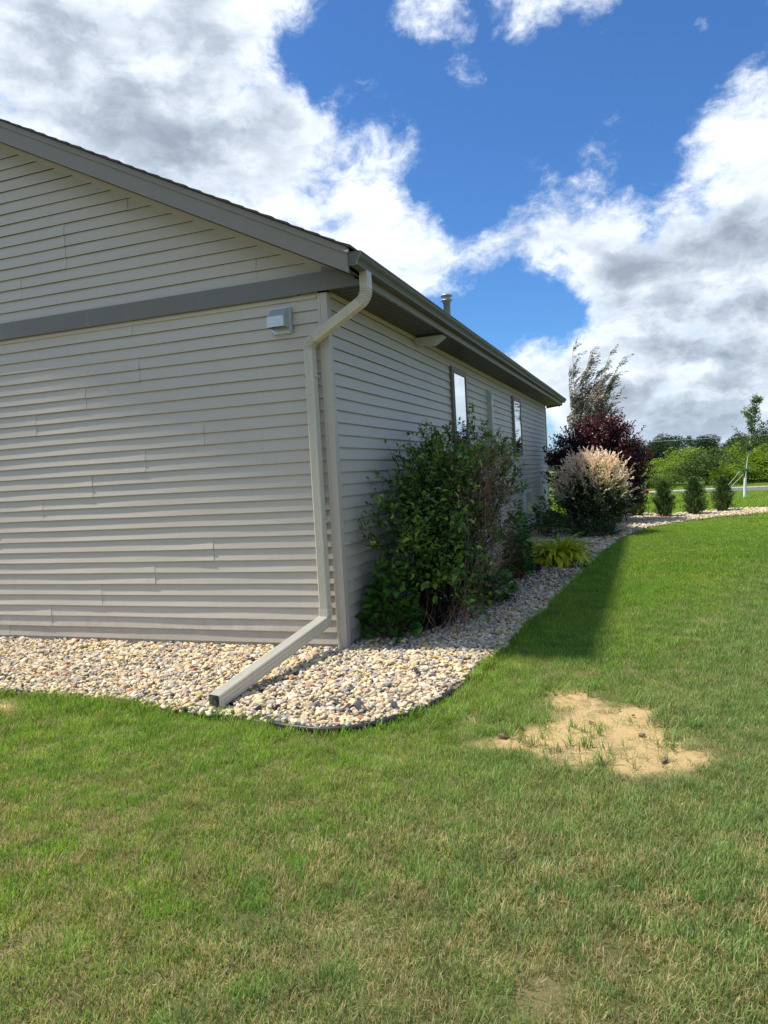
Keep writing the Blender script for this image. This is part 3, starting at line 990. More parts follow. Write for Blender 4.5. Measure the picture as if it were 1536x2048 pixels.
seamR = {25: [1.663, 5.30, 8.95], 23: [3.0, 6.66, 10.3], 17: [1.304, 4.96, 8.6, 12.3], 27: [4.41, 8.27], 15: [3.0, 10.403], 13: [3.8, 11.25], 11: [2.2, 4.6, 11.93], 19: [5.795 - 2.4, 7.9, 12.7], 21: [2.3, 5.9, 13.0]}
for k in range(-1, 29, 2):
    ss = seamR.get(k) or [x + (k * .61) % 3.4 for x in (1.2, 4.86, 8.5, 12.2)]
    row_panels('y', ss, .085, 14.2, zk(k), rw, clipz=3.0)

# starter strips, j-channels along the rake and under the band
link("trim_channel", boxme("trim_channel", XL, -.098, .004, .023, 2.955, 2.984), m_siding, fw)
link("trim_channel", boxme("trim_channel", XL, .02, .004, .023, 3.1465, 3.170), m_siding, fw)
V = []
for (x) in (.25, XR):
    z = rake(x)
    V += [(x, .002, z - .028), (x, .022, z - .028), (x, .022, z + .03), (x, .002, z + .03)]
link("trim_channel", pyd("trim_channel", V, [(0, 1, 5, 4), (0, 4, 7, 3), (1, 2, 6, 5), (3, 7, 6, 2), (0, 3, 2, 1), (4, 5, 6, 7)]), m_siding, fw)
link("trim_channel", boxme("trim_channel", -.0235, -.002, .10, 14.2, 2.985, 3.066), m_siding, rw)

# corner posts
post = [(-.088, .020), (-.088, .004), (-.080, .0), (-.062, .0), (-.060, .003), (-.056, .003), (-.054, .0), (-.003, .0), (.0, .003), (.0, .054), (-.003, .056), (-.003, .060), (.0, .062), (.0, .080), (-.004, .088), (-.020, .088), (-.03, .03)]
link("corner_post", prism("corner_post", [(x, y) for x, y in post], 'z', .012, 2.988), m_post, house)
link("corner_post", prism("corner_post", [(x, 14.30 - y) for x, y in post], 'z', .012, 3.0), m_post, house)

# grey frieze band under the gable and its darker return at the eave
link("frieze_band", prism("frieze_band", [(XL, 2.992), (-.245, 2.992), (-.245, 3.146), (XL, 3.146)], 'y', -.032, .012), m_band, house)
link("frieze_band", prism("frieze_band", [(-.250, 2.994), (.312, 2.994), (.318, 3.028), (.084, 3.1475), (-.250, 3.1475)], 'y', -.040, -.0325), m_band, house, label="darker overlapping end piece of the grey band")
link("eave_box", prism("eave_box", [(-.02, 3.004), (.316, 3.004), (.316, 3.03), (-.02, 3.19)], 'y', -.031, .004), m_trim, house)


def ex(y):    # the eave line runs out and up very slightly towards the far end
    t = (y + .33) / 14.93
    return .07 * t, .052 * t


# rake boards
L0 = .335


def rake_board(name, x0, x1, zo0, zo1, y0, y1, m, parent):
    V = []
    for x in (x0, x1):
        z = rake(x)
        for (y, zo) in ((y0, zo0), (y1, zo0), (y1, zo1), (y0, zo1)):
            V.append((x, y, z + zo))
    return link(name, pyd(name, V, [(0, 1, 2, 3), (7, 6, 5, 4), (0, 4, 5, 1), (1, 5, 6, 2), (2, 6, 7, 3), (3, 7, 4, 0)]), m, parent)


roof = empty("roof", (0, 0, 0))
roof.parent = house
for (xa, xb) in ((L0, XR), (XR, XL - L0)):
    rake_board("rake_board", xa, xb, 0, .137, RY, RY + .022, m_trim, roof)
    rake_board("rake_moulding", xa, xb, .1375, .188, RY - .012, RY + .03, m_trim, roof)
    rake_board("rake_soffit", xa, xb, .020, .030, RY + .022, .022, m_soffit, roof)
    rake_board("rake_board", xa, xb, 0, .185, 14.60, 14.62, m_trim, roof)
    rake_board("roof_deck", xa, xb, .150, .180, RY + .03, 14.60, m_soffit, roof)
# bent white flashing tip where the rake meets the gutter
link("flashing", pyd("flashing", [(.20, RY - .016, rake(.20) + .136), (.345, RY - .020, rake(.335) + .146), (.352, RY - .012, rake(.335) + .170), (.30, RY - .014, rake(.30) + .146)], [(0, 1, 2, 3)]), m_white, roof)

# shingle courses, visible as the ragged line along the rake
exps = .142
ns = int(5.1 / math.cos(math.atan(SL)) / exps) + 1
cs, sn = math.cos(math.atan(SL)), math.sin(math.atan(SL))
for side in (0, 1):
    for i in range(ns + 1):
        s0 = i * exps - .03
        V = []
        yj0, yj1 = -.362 - rr.uniform(0, .010), 14.64
        lift = rr.uniform(0, .006)
        th_ = .016 + lift
        nseg = 24
        pr = [(s0, 0.001), (s0, th_), (s0 + .18, .007), (s0 + .18, .001)]
        for q in range(nseg + 1):
            y = yj0 + (yj1 - yj0) * (q / nseg) ** 1.4
            dx, dz = ex(y)
            for (s_, h) in pr:
                x = L0 + .012 - s_ * cs + h * sn * 0 + dx
                z = 3.017 + .180 + .006 + s_ * sn + h + dz - dx * SL
                if x < XR:
                    x = XR
                if side:
                    x = 2 * XR - x
                V.append((x, y, z))
        F = [(q * 4 + j_, q * 4 + (j_ + 1) % 4, q * 4 + 4 + (j_ + 1) % 4, q * 4 + 4 + j_) for q in range(nseg) for j_ in range(4)]
        F += [(0, 1, 2, 3), tuple(nseg * 4 + j_ for j_ in (3, 2, 1, 0))]
        link("shingle_course", pyd("shingle_course", V, F), m_shingle, roof)
link("ridge_cap", prism("ridge_cap", [(XR - .14, rake(XR) + .15), (XR, rake(XR) + .225), (XR + .14, rake(XR) + .15), (XR, rake(XR) + .19)], 'y', -.37, 14.65), m_shingle, roof)

# flue pipe standing on the far part of the roof
vp = empty("roof_vent", (-1.5, 10.03, 0))
vp.parent = roof


def lathe(name, prof, m, parent, sides=24):
    V, F = [], []
    for (r_, z) in prof:
        for i in range(sides):
            a = i * 2 * math.pi / sides
            V.append((r_ * math.cos(a), r_ * math.sin(a), z))
    for j_ in range(len(prof) - 1):
        for i in range(sides):
            F.append((j_ * sides + i, j_ * sides + (i + 1) % sides, (j_ + 1) * sides + (i + 1) % sides, (j_ + 1) * sides + i))
    return link(name, pyd(name, V, F, True), m, parent)


lathe("roof_vent_pipe", [(.17, 4.06), (.10, 4.30), (.073, 4.32), (.073, 5.10), (.086, 5.10), (.086, 5.14), (.122, 5.15), (.122, 5.17), (.078, 5.175), (.078, 5.235), (.118, 5.24), (.128, 5.26), (.110, 5.285), (0, 5.30)], m_ventmetal, roof).location = (-1.5, 10.03, 0)
bpy.data.objects.remove(vp)

# eave soffit, boards across the overhang
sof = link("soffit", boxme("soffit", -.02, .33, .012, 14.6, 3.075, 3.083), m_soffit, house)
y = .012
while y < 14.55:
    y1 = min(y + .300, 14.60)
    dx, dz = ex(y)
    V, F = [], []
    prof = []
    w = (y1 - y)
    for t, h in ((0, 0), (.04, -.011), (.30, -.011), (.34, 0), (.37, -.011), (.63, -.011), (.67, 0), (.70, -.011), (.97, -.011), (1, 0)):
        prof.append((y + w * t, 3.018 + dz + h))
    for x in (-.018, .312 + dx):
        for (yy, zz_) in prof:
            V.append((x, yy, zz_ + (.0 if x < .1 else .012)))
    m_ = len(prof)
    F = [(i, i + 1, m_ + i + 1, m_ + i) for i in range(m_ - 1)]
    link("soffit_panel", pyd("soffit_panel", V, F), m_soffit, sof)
    y = y1
dx, dz = ex(14.6)
V = [(.312, -.045, 3.008), (.337, -.045, 3.008), (.337, -.045, 3.165), (.312, -.045, 3.165), (.312 + dx, 14.6, 3.008 + dz), (.337 + dx, 14.6, 3.008 + dz), (.337 + dx, 14.6, 3.165 + dz), (.312 + dx, 14.6, 3.165 + dz)]
link("fascia_board", pyd("fascia_board", V, [(0, 1, 2, 3), (7, 6, 5, 4), (0, 4, 5, 1), (1, 5, 6, 2), (2, 6, 7, 3), (3, 7, 4, 0)]), m_trim, house)
link("eave_closure", prism("eave_closure", [(-.02, 3.0), (.40, 3.05), (.40, 3.12), (.33, 3.22), (-.02, 3.4)], 'y', 14.585, 14.60), m_trim, house)

# K-style gutter
gp = [(.338, 3.165), (.338, 3.070), (.341, 3.068), (.404, 3.068), (.408, 3.071), (.410, 3.090), (.418, 3.108), (.432, 3.122), (.440, 3.136), (.441, 3.152), (.446, 3.154), (.447, 3.166), (.434, 3.167), (.434, 3.160), (.437, 3.157), (.436, 3.138), (.428, 3.125), (.413, 3.111), (.405, 3.092), (.403, 3.074), (.343, 3.074), (.343, 3.165)]
V, F = [], []
nseg = 20
m_ = len(gp)
for s in range(nseg + 1):
    y = RY + (14.62 - RY) * s / nseg
    dx, dz = ex(y)
    wv_ = .002 * math.sin(y * 1.3)
    for (x, z) in gp:
        V.append((x + dx + wv_, y, z + dz))
for s in range(nseg):
    for i in range(m_):
        F.append((s * m_ + i, s * m_ + (i + 1) % m_, (s + 1) * m_ + (i + 1) % m_, (s + 1) * m_ + i))
F += [tuple(range(m_)), tuple(nseg * m_ + i for i in reversed(range(m_)))]
gut = link("gutter", pyd("gutter", V, F), m_gutter, house)
capp = [(.337, 3.166), (.337, 3.068), (.405, 3.067), (.411, 3.090), (.419, 3.108), (.433, 3.122), (.441, 3.136), (.443, 3.160), (.436, 3.166)]
link("end_cap", prism("end_cap", capp, 'y', RY - .004, RY - .001), m_gutter, gut)
dx, dz = ex(14.62)
link("end_cap", prism("end_cap", [(x + dx, z + dz) for x, z in capp], 'y', 14.621, 14.624), m_gutter, gut)
V, F = [], []
for (px, py) in ((.3365, 3.068), (.4045, 3.067)):
    pass
rim = []
for i in range(len(capp)):
    a, c = capp[i], capp[(i + 1) % len(capp)]
    rim.append((a, c))
V, F = [], []
for a, c in rim:
    i = len(V)
    V += [(a[0], RY - .012, a[1]), (c[0], RY - .012, c[1]), (c[0], RY - .004, c[1]), (a[0], RY - .004, a[1])]
    F.append((i, i + 1, i + 2, i + 3))
link("end_cap_rim", pyd("end_cap_rim", V, F), m_galv, gut)


# downspout
def section(w, d, fl=.0034):
    """rounded rectangle with flutes; u across the wide front, v depth"""
    P = []

    def side(p, q, nrm_, flutes):
        L_ = math.hypot(q[0] - p[0], q[1] - p[1])
        T_ = ((q[0] - p[0]) / L_, (q[1] - p[1]) / L_)
        P.append(p)
        for f in flutes:
            for (o_, dp) in ((-.0036, 0), (-.0012, -fl), (.0012, -fl), (.0036, 0)):
                t = f * L_ + o_
                P.append((p[0] + T_[0] * t + nrm_[0] * dp, p[1] + T_[1] * t + nrm_[1] * dp))
        P.append(q)
    c = .008
    side((-w / 2 + c, d / 2), (w / 2 - c, d / 2), (0, 1), (.14, .32, .5, .68, .86))
    side((w / 2, d / 2 - c), (w / 2, -d / 2 + c), (1, 0), (.16, .5, .84))
    side((w / 2 - c, -d / 2), (-w / 2 + c, -d / 2), (0, -1), (.2, .5, .8))
    side((-w / 2, -d / 2 + c), (-w / 2, d / 2 - c), (-1, 0), (.16, .5, .84))
    return P


def fillet_path(pts, radii, step=.012):
    out = []       # (pos, bend index or -1)
    P = [Vector(p) for p in pts]
    cur = P[0]
    for i in range(1, len(P)):
        if i < len(P) - 1:
            a, c = (P[i - 1] - P[i]).normalized(), (P[i + 1] - P[i]).normalized()
            ang = a.angle(c)
            t = radii[i - 1] / math.tan(ang / 2)
            s_, e_ = P[i] + a * t, P[i] + c * t
            n_ = max(2, int((s_ - cur).length / .05))
            for q in range(n_):
                out.append((cur.lerp(s_, q / n_), -1))
            cen = P[i] + (a + c).normalized() * (radii[i - 1] / math.sin(ang / 2))
            v0, v1 = s_ - cen, e_ - cen
            sw = v0.angle(v1)
            nb = max(8, int(sw * (radii[i - 1] + .05) / .0072) // 3 * 3)
            for q in range(nb + 1):
                f = q / nb
                v = (v0 * math.sin((1 - f) * sw) + v1 * math.sin(f * sw)) / math.sin(sw)
                out.append((cen + v, i))
            cur = e_
        else:
            n_ = max(2, int((P[i] - cur).length / .05))
            for q in range(n_ + 1):
                out.append((cur.lerp(P[i], q / n_), -1))
    return out


path = fillet_path([(.378, -.085, 3.072), (.378, -.085, 2.872), (-.148, -.068, 2.584), (-.148, -.068, .290), (-.262, -1.60, .078)], [.115, .10, .06])
frames = []
F_ = Vector((0, -1, 0))
for i, (p, kd) in enumerate(path):
    a = path[max(0, i - 1)][0]
    c = path[min(len(path) - 1, i + 1)][0]
    T_ = (c - a).normalized()
    F_ = (F_ - T_ * F_.dot(T_)).normalized()
    frames.append((p, T_, F_.copy(), T_.cross(F_).normalized(), kd))
down = empty("downspout", (0, 0, 0))
down.parent = house


def sweep(name, i0, i1, w, d, m, parent, crimp=True):
    sec = section(w, d)
    V, F = [], []
    m_ = len(sec)
    cnt = 0
    for i in range(i0, i1 + 1):
        p, T_, Fv, Sv, kd = frames[i]
        k = 1.0
        if kd > 0 and crimp:
            k = 1.0 if i % 2 else .0
        for (u, v) in sec:
            uu, vv = u, v
            if kd > 0 and crimp and (i - i0) % 3 == 1:
                uu, vv = u * .86, v * .88
            V.append(tuple(p + Sv * uu + Fv * vv))
    for s in range(i1 - i0):
        for j_ in range(m_):
            F.append((s * m_ + j_, s * m_ + (j_ + 1) % m_, (s + 1) * m_ + (j_ + 1) % m_, (s + 1) * m_ + j_))
    return link(name, pyd(name, V, F), m, parent)


runs = []
st = 0
for i in range(1, len(frames)):
    if (frames[i][4] > 0) != (frames[st][4] > 0):
        runs.append((st, i - 1, frames[st][4] > 0))
        st = i
runs.append((st, len(frames) - 1, False))
for n_, (i0, i1, isb) in enumerate(runs):
    e0, e1 = max(0, i0 - (1 if isb else 0)), min(len(frames) - 1, i1 + (1 if isb else 1))
    if isb:
        sweep("spout_elbow", i0, i1, .078, .100, m_spout, down)
    elif n_ == len(runs) - 1:
        sweep("spout_extension", i0 - 1, i1, .082, .104, m_spout, down, False)
    else:
        sweep("spout_pipe", max(0, i0 - 1), min(len(frames) - 1, i1 + 1), .0745, .0965, m_spout, down, False)
# collars where sections overlap
for (z0, z1) in ((.335, .40),):
    V, F = [], []
    sec = section(.084, .106, .0022)
    for z in (z0, z1):
        for (u, v) in sec:
            V.append((-.148 - u, -.068 - v, z))
    m_ = len(sec)
    link("spout_collar", pyd("spout_collar", V, [(j_, (j_ + 1) % m_, m_ + (j_ + 1) % m_, m_ + j_) for j_ in range(m_)]), m_spout, down)
for z in (.374, 2.47):
    for dx_ in (-.012, .014):
        link("screw", boxme("screw", -.150 + dx_ - .003, -.150 + dx_ + .003, -.1225, -.1205, z, z + .006), m_galv, down)
for z in (2.30, 1.10):
    link("wall_strap", boxme("wall_strap", (-.1075, -.105, -.115, .012, z, z + .025), (-.1915, -.189, -.115, .012, z, z + .025)), m_spout, down)

# dryer hood on the front wall
hood = empty("vent_hood", (0, 0, 0))
hood.parent = house
link("mounting_plate", boxme("mounting_plate", -.508, -.322, -.024, .0115, 2.695, 2.909), m_galv, hood)
x0, x1 = -.494, -.340
prof = [(-.0242, 2.902), (-.036, 2.900), (-.128, 2.822), (-.130, 2.735), (-.0242, 2.735)]
V = [(x0, a, c) for a, c in prof] + [(x1, a, c) for a, c in prof]
F = [(0, 1, 6, 5), (1, 2, 7, 6), (2, 3, 8, 7), (0, 4, 3, 2, 1), (5, 6, 7, 8, 9)]
link("hood_cover", pyd("hood_cover", V, F), m_galv, hood)
link("damper_flap", boxme("damper_flap", x0 + .004, x1 - .004, -.12, -.03, 2.752, 2.755), m_dark, hood)
for (x, z) in ((-.329, 2.895), (-.329, 2.706), (-.501, 2.706), (-.501, 2.895)):
    link("screw", boxme("screw", x - .004, x + .004, -.0275, -.0243, z - .004, z + .004), m_dark, hood)


# windows of the side wall
def window(y0, y1, z0, z1, m, parent, glass=None, proj=.026):
    w_ = link("window", boxme("window", -.015, proj - .008, y0, y1, z0, z1), m_dark, parent)
    f = .052
    link("window_frame", boxme("window_frame", (-.014, proj, y0 - .002, y0 + f, z0, z1), (-.014, proj, y1 - f, y1 + .002, z0, z1), (-.014, proj, y0 + f, y1 - f, z1 - f, z1), (-.014, proj, y0 + f, y1 - f, z0, z0 + f)), m, w_)
    g = .028
    a0, a1, c0, c1 = y0 + f + .002, y1 - f - .002, z0 + f + .002, z1 - f - .002
    link("sash", boxme("sash", (-.014, proj + .006, a0, a0 + g, c0, c1), (-.014, proj + .006, a1 - g, a1, c0, c1), (-.014, proj + .006, a0 + g, a1 - g, c1 - g, c1), (-.014, proj + .006, a0 + g, a1 - g, c0, c0 + g)), m, w_)
    link("pane", pyd("pane", [(proj - .004, a0 + g, c0 + g), (proj - .004, a1 - g, c0 + g), (proj - .004, a1 - g, c1 - g), (proj - .004, a0 + g, c1 - g)], [(0, 1, 2, 3)]), glass or m_glass, w_)
    return w_


window(4.02, 4.86, 1.70, 2.875, m_bronze, rw)
window(8.87, 9.84, 1.70, 2.875, m_bronze, rw)
window(9.75, 10.75, .26, .99, m_white, rw, mat("frosted_pane", (0.42, 0.45, 0.45), 0.25, 0.6), proj=.045)
link("window_sill", boxme("window_sill", -.014, .085, 9.70, 10.82, .212, .2555), m_white, rw)

# beige line cover, and the tapered duct under the soffit
lc = prism("line_cover", [(-.02, 6.46), (.062, 6.46), (.072, 6.472), (.072, 6.55), (.062, 6.562), (-.02, 6.562)], 'z', .35, 2.62)
cov_ = link("line_cover", lc, m_cover, house)
link("cover_fitting", prism("cover_fitting", [(-.02, 2.6205), (.076, 2.6205), (.070, 2.70), (.052, 2.735), (-.02, 2.79)], 'y', 6.452, 6.570), m_cover, cov_)
link("duct_cover", prism("duct_cover", [(-.012, 2.999), (-.012, 2.938), (.03, 2.925), (.20, 2.905), (.33, 2.985), (.32, 2.999)], 'y', 2.46, 2.60), m_cover, house)

# ---------------------------------------------------------------- edging, scraps in the stones
pts = [(x, y) for x, y in EDGE if -.2 < x < 1.3 and y < -1.0]
pts = [(.10, -1.66)] + [(x, y - .01) for x, y in pts if x > .2] + [(1.14, -.95)]
tb = Tubes()
q = np.array([(x, y, .020) for x, y in pts])
t = np.linspace(0, 1, 60)
idx = np.linspace(0, len(q) - 1, 60)
qq = np.stack([np.interp(idx, np.arange(len(q)), q[:, a]) for a in range(3)], 1)
for _ in range(6):
    qq[1:-1] = (qq[:-2] + qq[1:-1] * 2 + qq[2:]) / 4
tb.add(qq, .0155, .0155, 10)
link("lawn_edging", tb.mesh("lawn_edging"), m_black, label="black plastic edging curving between the stones and the grass", category="edging")
V, F = [], []
for i in range(9):
    a = math.pi * i / 8
    for (yy) in (-.02, .05):
        V.append((.037 + .026 * math.cos(a), -1.60 + yy, .01 + .048 * math.sin(a)))
F = [(2 * i, 2 * i + 1, 2 * i + 3, 2 * i + 2) for i in range(8)]
link("edging_end", pyd("edging_end", V, F), m_black, label="short curled black edging end beside the downspout outlet", category="edging")


def scrap(cx, cy, w, d, seed, label, z=.055):
    r_ = random.Random(seed)
    n_ = 9
    V, F = [], []
    for i in range(n_):
        for k in range(4):
            u, v = i / (n_ - 1) - .5, k / 3 - .5
            V.append((cx + u * w + r_.uniform(-.008, .008), cy + v * d * (1 - 1.3 * u * u) + r_.uniform(-.01, .01) + .03 * math.sin(u * 5 + seed), z + .016 * math.sin(u * 9 + seed) + r_.uniform(-.004, .008)))
    for i in range(n_ - 1):
        for k in range(3):
            F.append((i * 4 + k, i * 4 + 4 + k, i * 4 + 5 + k, i * 4 + 1 + k))
    link("fabric_scrap", pyd("fabric_scrap", V, F, True), m_fabric, label=label, category="fabric scrap")


scrap(.47, -1.42, .15, .05, 1, "small torn strip of dark fabric among the stones left of the larger scrap")
scrap(.665, -1.46, .16, .10, 2, "larger torn dark fabric scrap sticking up from the stones near the edging")
scrap(.79, -.63, .07, .06, 3, "tiny black fabric scrap alone in the middle of the stones")
scrap(.93, -1.36, .17, .05, 5, "grey fabric strip in the stones next to the grass corner", .05)

# ---------------------------------------------------------------- plants


def curve(p0, p1, bow, n=7, rng_=None, jit=0.0):
    p0, p1 = np.asarray(p0, float), np.asarray(p1, float)
    t = np.linspace(0, 1, n)[:, None]
    c = p0 * (1 - t) + p1 * t + np.asarray(bow)[None] * (4 * t * (1 - t))
    if jit and rng_ is not None:
        c[1:-1] += rng_.normal(0, jit, (n - 2, 3))
    return c


def bush(seed, n_stem, base_fn, tip_fn, twigs, twig_len, leaf_gap, up=.5, jit=.02, r0=.012, keep=None, bare_twigs=0):
    """stems from the base to points in the crown, side twigs, leaf sites along twigs"""
    r = np.random.default_rng(seed)
    tb = Tubes()
    LP, LDr, LO = [], [], []
    for s in range(n_stem):
        a = base_fn(r)
        tip = tip_fn(r)
        h = np.array([0, 0, .25 * (tip[2] - a[2])])
        c = curve(a, tip, h * r.uniform(.2, .9) - np.array([(tip[0] - a[0]) * .18, (tip[1] - a[1]) * .18, 0]), 9, r, jit)
        tb.add(c, r0 * r.uniform(.6, 1.2), r0 * .18, 4)
        T = nrm(np.gradient(c, axis=0))
        for k in range(twigs):
            f = r.uniform(.35, 1.0) ** .8 * (len(c) - 1)
            i = min(int(f), len(c) - 2)
            p = c[i] + (c[i + 1] - c[i]) * (f - i)
            d = nrm(T[i] * .7 + r.normal(0, .6, 3) + np.array([0, 0, up * .6]))
            L = twig_len * r.uniform(.5, 1.3)
            e = p + d * L + np.array([0, 0, up * .1 * L])
            tw = curve(p, e, r.normal(0, .06 * L, 3), 4)
            tb.add(tw, r0 * .25, r0 * .08, 3)
            nl = max(2, int(L / leaf_gap))
            for q in range(nl):
                g = (q + r.random() * .8) / nl
                pp = p + (e - p) * g
                if keep is not None and r.random() > keep(pp):
                    continue
                LP.append(pp)
                LDr.append(nrm(d * .6 + r.normal(0, .75, 3) + np.array([0, 0, .15])))
                LO.append(g)
    return tb, np.array(LP), np.array(LDr), np.array(LO), r


def foliage(name, LP, LD_, L, Wd, rnd, m, parent, r, fine=False, hint=None, curl=.15):
    N = r.normal(0, .55, (len(LP), 3)) + np.array([0.1, -.15, 1.0]) if hint is None else hint
    V, T, rn = leaves(LP, LD_, N, L, Wd, rnd, fine=fine, curl=curl)
    return link(name, npmesh(name, V, T, {'rnd': ('FLOAT', rn)}, mats=[m], smooth=fine), None, parent, kind="stuff")


# -- the big half-bare shrub by the corner
sh = empty("large_shrub", (.5, 1.7, 0), label="large ragged green shrub with bare brown twigs against the side wall", category="shrub")


def tip_s(r):
    while True:
        Y = r.uniform(.28, 3.7)
        top = np.interp(Y, [.28, .5, .8, 1.4, 1.9, 2.6, 3.3, 3.8], [.9, 1.35, 1.66, 1.76, 1.97, 1.93, 1.78, 1.5])
        u = r.random() ** .70
        z = .2 + (top - .2) * u
        xc = r.uniform(.06, .98)
        if Y < 1.1 and z > 1.2 and xc > .62:
            continue
        if z < .45 and Y > 2.2 and r.random() < .6:
            continue
        edge = max(abs(xc - .5) / .48, (z / top))
        if r.random() < edge ** 1.5:
            return np.array([xc, Y, z])


def keep_s(p):
    x, y, z = p
    top = np.interp(y, [.4, .8, 1.4, 1.9, 2.6, 3.3, 3.8], [1.1, 1.62, 1.74, 1.97, 1.93, 1.78, 1.5])
    k = .82
    if x > .40 and 1.3 < y < 2.75 and .36 < z < top - .42:
        k = .10 + .25 * (vnoise(y * 3.3, z * 3.3, 1.0, 5) > .62)
    if z < .25 and y > .9:
        k = .25
    return k * (.35 + .65 * (vnoise(y * 4, z * 4 + x * 3, 1.0, 9) > .33))


def base_s(r):
    return np.array([r.normal(.46, .10), r.choice([r.normal(.95, .17), r.normal(1.7, .3), r.normal(2.7, .35)], p=[.5, .28, .22]), 0.0])


tb, LP, LDr, LO, r = bush(11, 175, base_s, tip_s, 18, .22, .026, .5, .03, .010, keep_s)
link("stems", tb.mesh("stems"), m_darkbark, sh, kind="stuff")
LL = r.uniform(.030, .078, len(LP))
LDr = nrm(LDr + np.array([.1, -.25, -.15]))
loc = Vector((.5, 1.7, 0))
off = np.array([.5, 1.7, 0])
for o in list(sh.children):
    o.location = -loc
# the nearest, outermost leaves are separate pieces
score = LP[:, 0] * .8 - LP[:, 1] * .35 + r.random(len(LP)) * .8
order = np.argsort(-score)
single, rest = order[:280], order[280:]
rn_all = np.clip(r.normal(.42, .24, len(LP)) + (LP[:, 2] > 1.45) * .08, 0, 1)
N = r.normal(0, .5, (len(LP), 3)) + np.array([.25, -.35, .9])
V, T, rn = leaves(LP[rest], LDr[rest], N[rest], LL[rest], LL[rest] * r.uniform(.45, .62, len(rest)), rn_all[rest], fine=True)
o = link("foliage", npmesh("foliage", V, T, {'rnd': ('FLOAT', rn)}, smooth=True), m_leaf_shrub, sh, kind="stuff")
o.location = -loc
proto = []
for i in range(6):
    V, T, rn = leaves([[0, 0, 0]], [[0, 1, 0]], np.array([[0, 0, 1.0]]), 1.0, .55, [.3 + .12 * i], fine=True, curl=.10 + .03 * i)
    proto.append(npmesh("leaf", V, T, {'rnd': ('FLOAT', rn)}, smooth=True, mats=[m_leaf_shrub]))
for i in single:
    o = bpy.data.objects.new("leaf", proto[int(r.integers(0, 6))])
    C.objects.link(o)
    o.parent = sh
    d = Vector(LDr[i])
    s_ = float(LL[i] * 1.15)
    n_ = Vector(N[i])
    xx = d.cross(n_).normalized()
    nn_ = xx.cross(d)
    o.matrix_local = Matrix.Translation(Vector(LP[i]) - loc) @ Matrix((xx, d, nn_)).transposed().to_4x4() @ Matrix.Scale(s_, 4)
# dead twigs on the open side
tb = Tubes()
r = np.random.default_rng(12)
for _ in range(800):
    y0 = r.uniform(1.25, 2.8)
    p = np.array([r.uniform(.5, .98), y0, r.uniform(.35, 1.65)])
    d = nrm(np.array([r.normal(.25, .35), r.normal(.25, .55), r.normal(.45, .5)]))
    L = r.uniform(.08, .40)
    tb.add(curve(p, p + d * L, r.normal(0, .05 * L + .01, 3), 5), r.uniform(.0018, .0045), .0009, 3)
for _ in range(150):
    p = np.array([r.uniform(.35, .85), r.uniform(.6, 2.6), 0.02])
    d = nrm(np.array([r.normal(.25, .4), r.normal(-.05, .5), r.uniform(.4, 1.2)]))
    L = r.uniform(.15, .55)
    tb.add(curve(p, p + d * L, r.normal(0, .05, 3), 6), r.uniform(.002, .006), .001, 3)
for _ in range(14):
    p = np.array([r.uniform(.4, .7), r.uniform(.8, 1.8), 0.0])
    tb.add(curve(p, p + np.array([r.uniform(-.1, .3), r.uniform(-.1, .7), r.uniform(.8, 1.5)]), r.normal(0, .08, 3), 9, r, .01), r.uniform(.008, .014), .003, 5)
o = link("dead_twigs", tb.mesh("dead_twigs"), m_twig, sh, kind="stuff")
o.location = -loc


def simple_plant(name, label, cat, seed, centre, n, rx, ry, hz, L, ratio, m, zlo=.02, droop=.0, stems=True, fine=True, rb=(.0, 1.0)):
    r = np.random.default_rng(seed)
    t_ = empty(name, (centre[0], centre[1], 0), label=label, category=cat)
    tb = Tubes()
    P, D = [], []
    for i in range(n):
        a, q = r.uniform(0, 6.28), r.random() ** .5
        z = zlo + hz * (1 - q * q * .75) * r.random() ** .6
        p = np.array([math.cos(a) * q * rx, math.sin(a) * q * ry, z])
        P.append(p)
        D.append(nrm(np.array([math.cos(a) * .8, math.sin(a) * .8, .35 - droop]) + r.normal(0, .45, 3)))
        if stems and i % 3 == 0:
            tb.add(curve([p[0] * .25, p[1] * .25, 0], p, (0, 0, .02), 5), .003, .0012, 3)
    P, D = np.array(P), np.array(D)
    foliage("foliage", P, D, r.uniform(.7, 1.3, n) * L, r.uniform(.8, 1.2, n) * L * ratio, r.uniform(rb[0], rb[1], n), m, t_, r, fine)
    if stems:
        link("stems", tb.mesh("stems"), m_bark, t_, kind="stuff")
    return t_


simple_plant("leafy_plant", "low broad-leaved green plant tucked between the corner post and the large shrub", "plant", 21, (.24, .48), 380, .22, .30, .72, .10, .62, m_leaf_broad, .03)
simple_plant("leafy_plant", "low green plant with hanging leaves at the far foot of the large shrub", "plant", 22, (.86, 2.15), 170, .16, .28, .42, .085, .6, m_leaf_broad, .05, .2)
simple_plant("leafy_plant", "upright green climber on the far edge of the large shrub beside the gold plant", "plant", 23, (.82, 3.85), 520, .16, .30, 1.05, .08, .6, m_leaf_broad, .04)
simple_plant("heuchera", "small plum coloured plant on the stones in front of the gold plant", "plant", 24, (.80, 4.55), 150, .20, .30, .13, .06, .9, m_leaf_heuchera, .02)
simple_plant("heuchera", "small plum coloured plant by the wall behind the gold plant", "plant", 26, (.45, 6.3), 120, .22, .3, .16, .06, .9, m_leaf_heuchera, .02)
simple_plant("weed", "single thin weed standing in the shaded stones", "weed", 25, (1.06, 2.04), 22, .04, .05, .24, .035, .4, m_leaf_dark, .01)
simple_plant("weed", "small green weed at the grass edge in front of the gold plant", "weed", 27, (1.50, 4.72), 70, .11, .13, .16, .05, .4, m_leaf_dark, .01)
simple_plant("daylily", "dark green strappy plant under the front of the pink and white willow", "plant", 28, (1.45, 9.05), 260, .38, .35, .30, .22, .10, m_leaf_dark, .02)
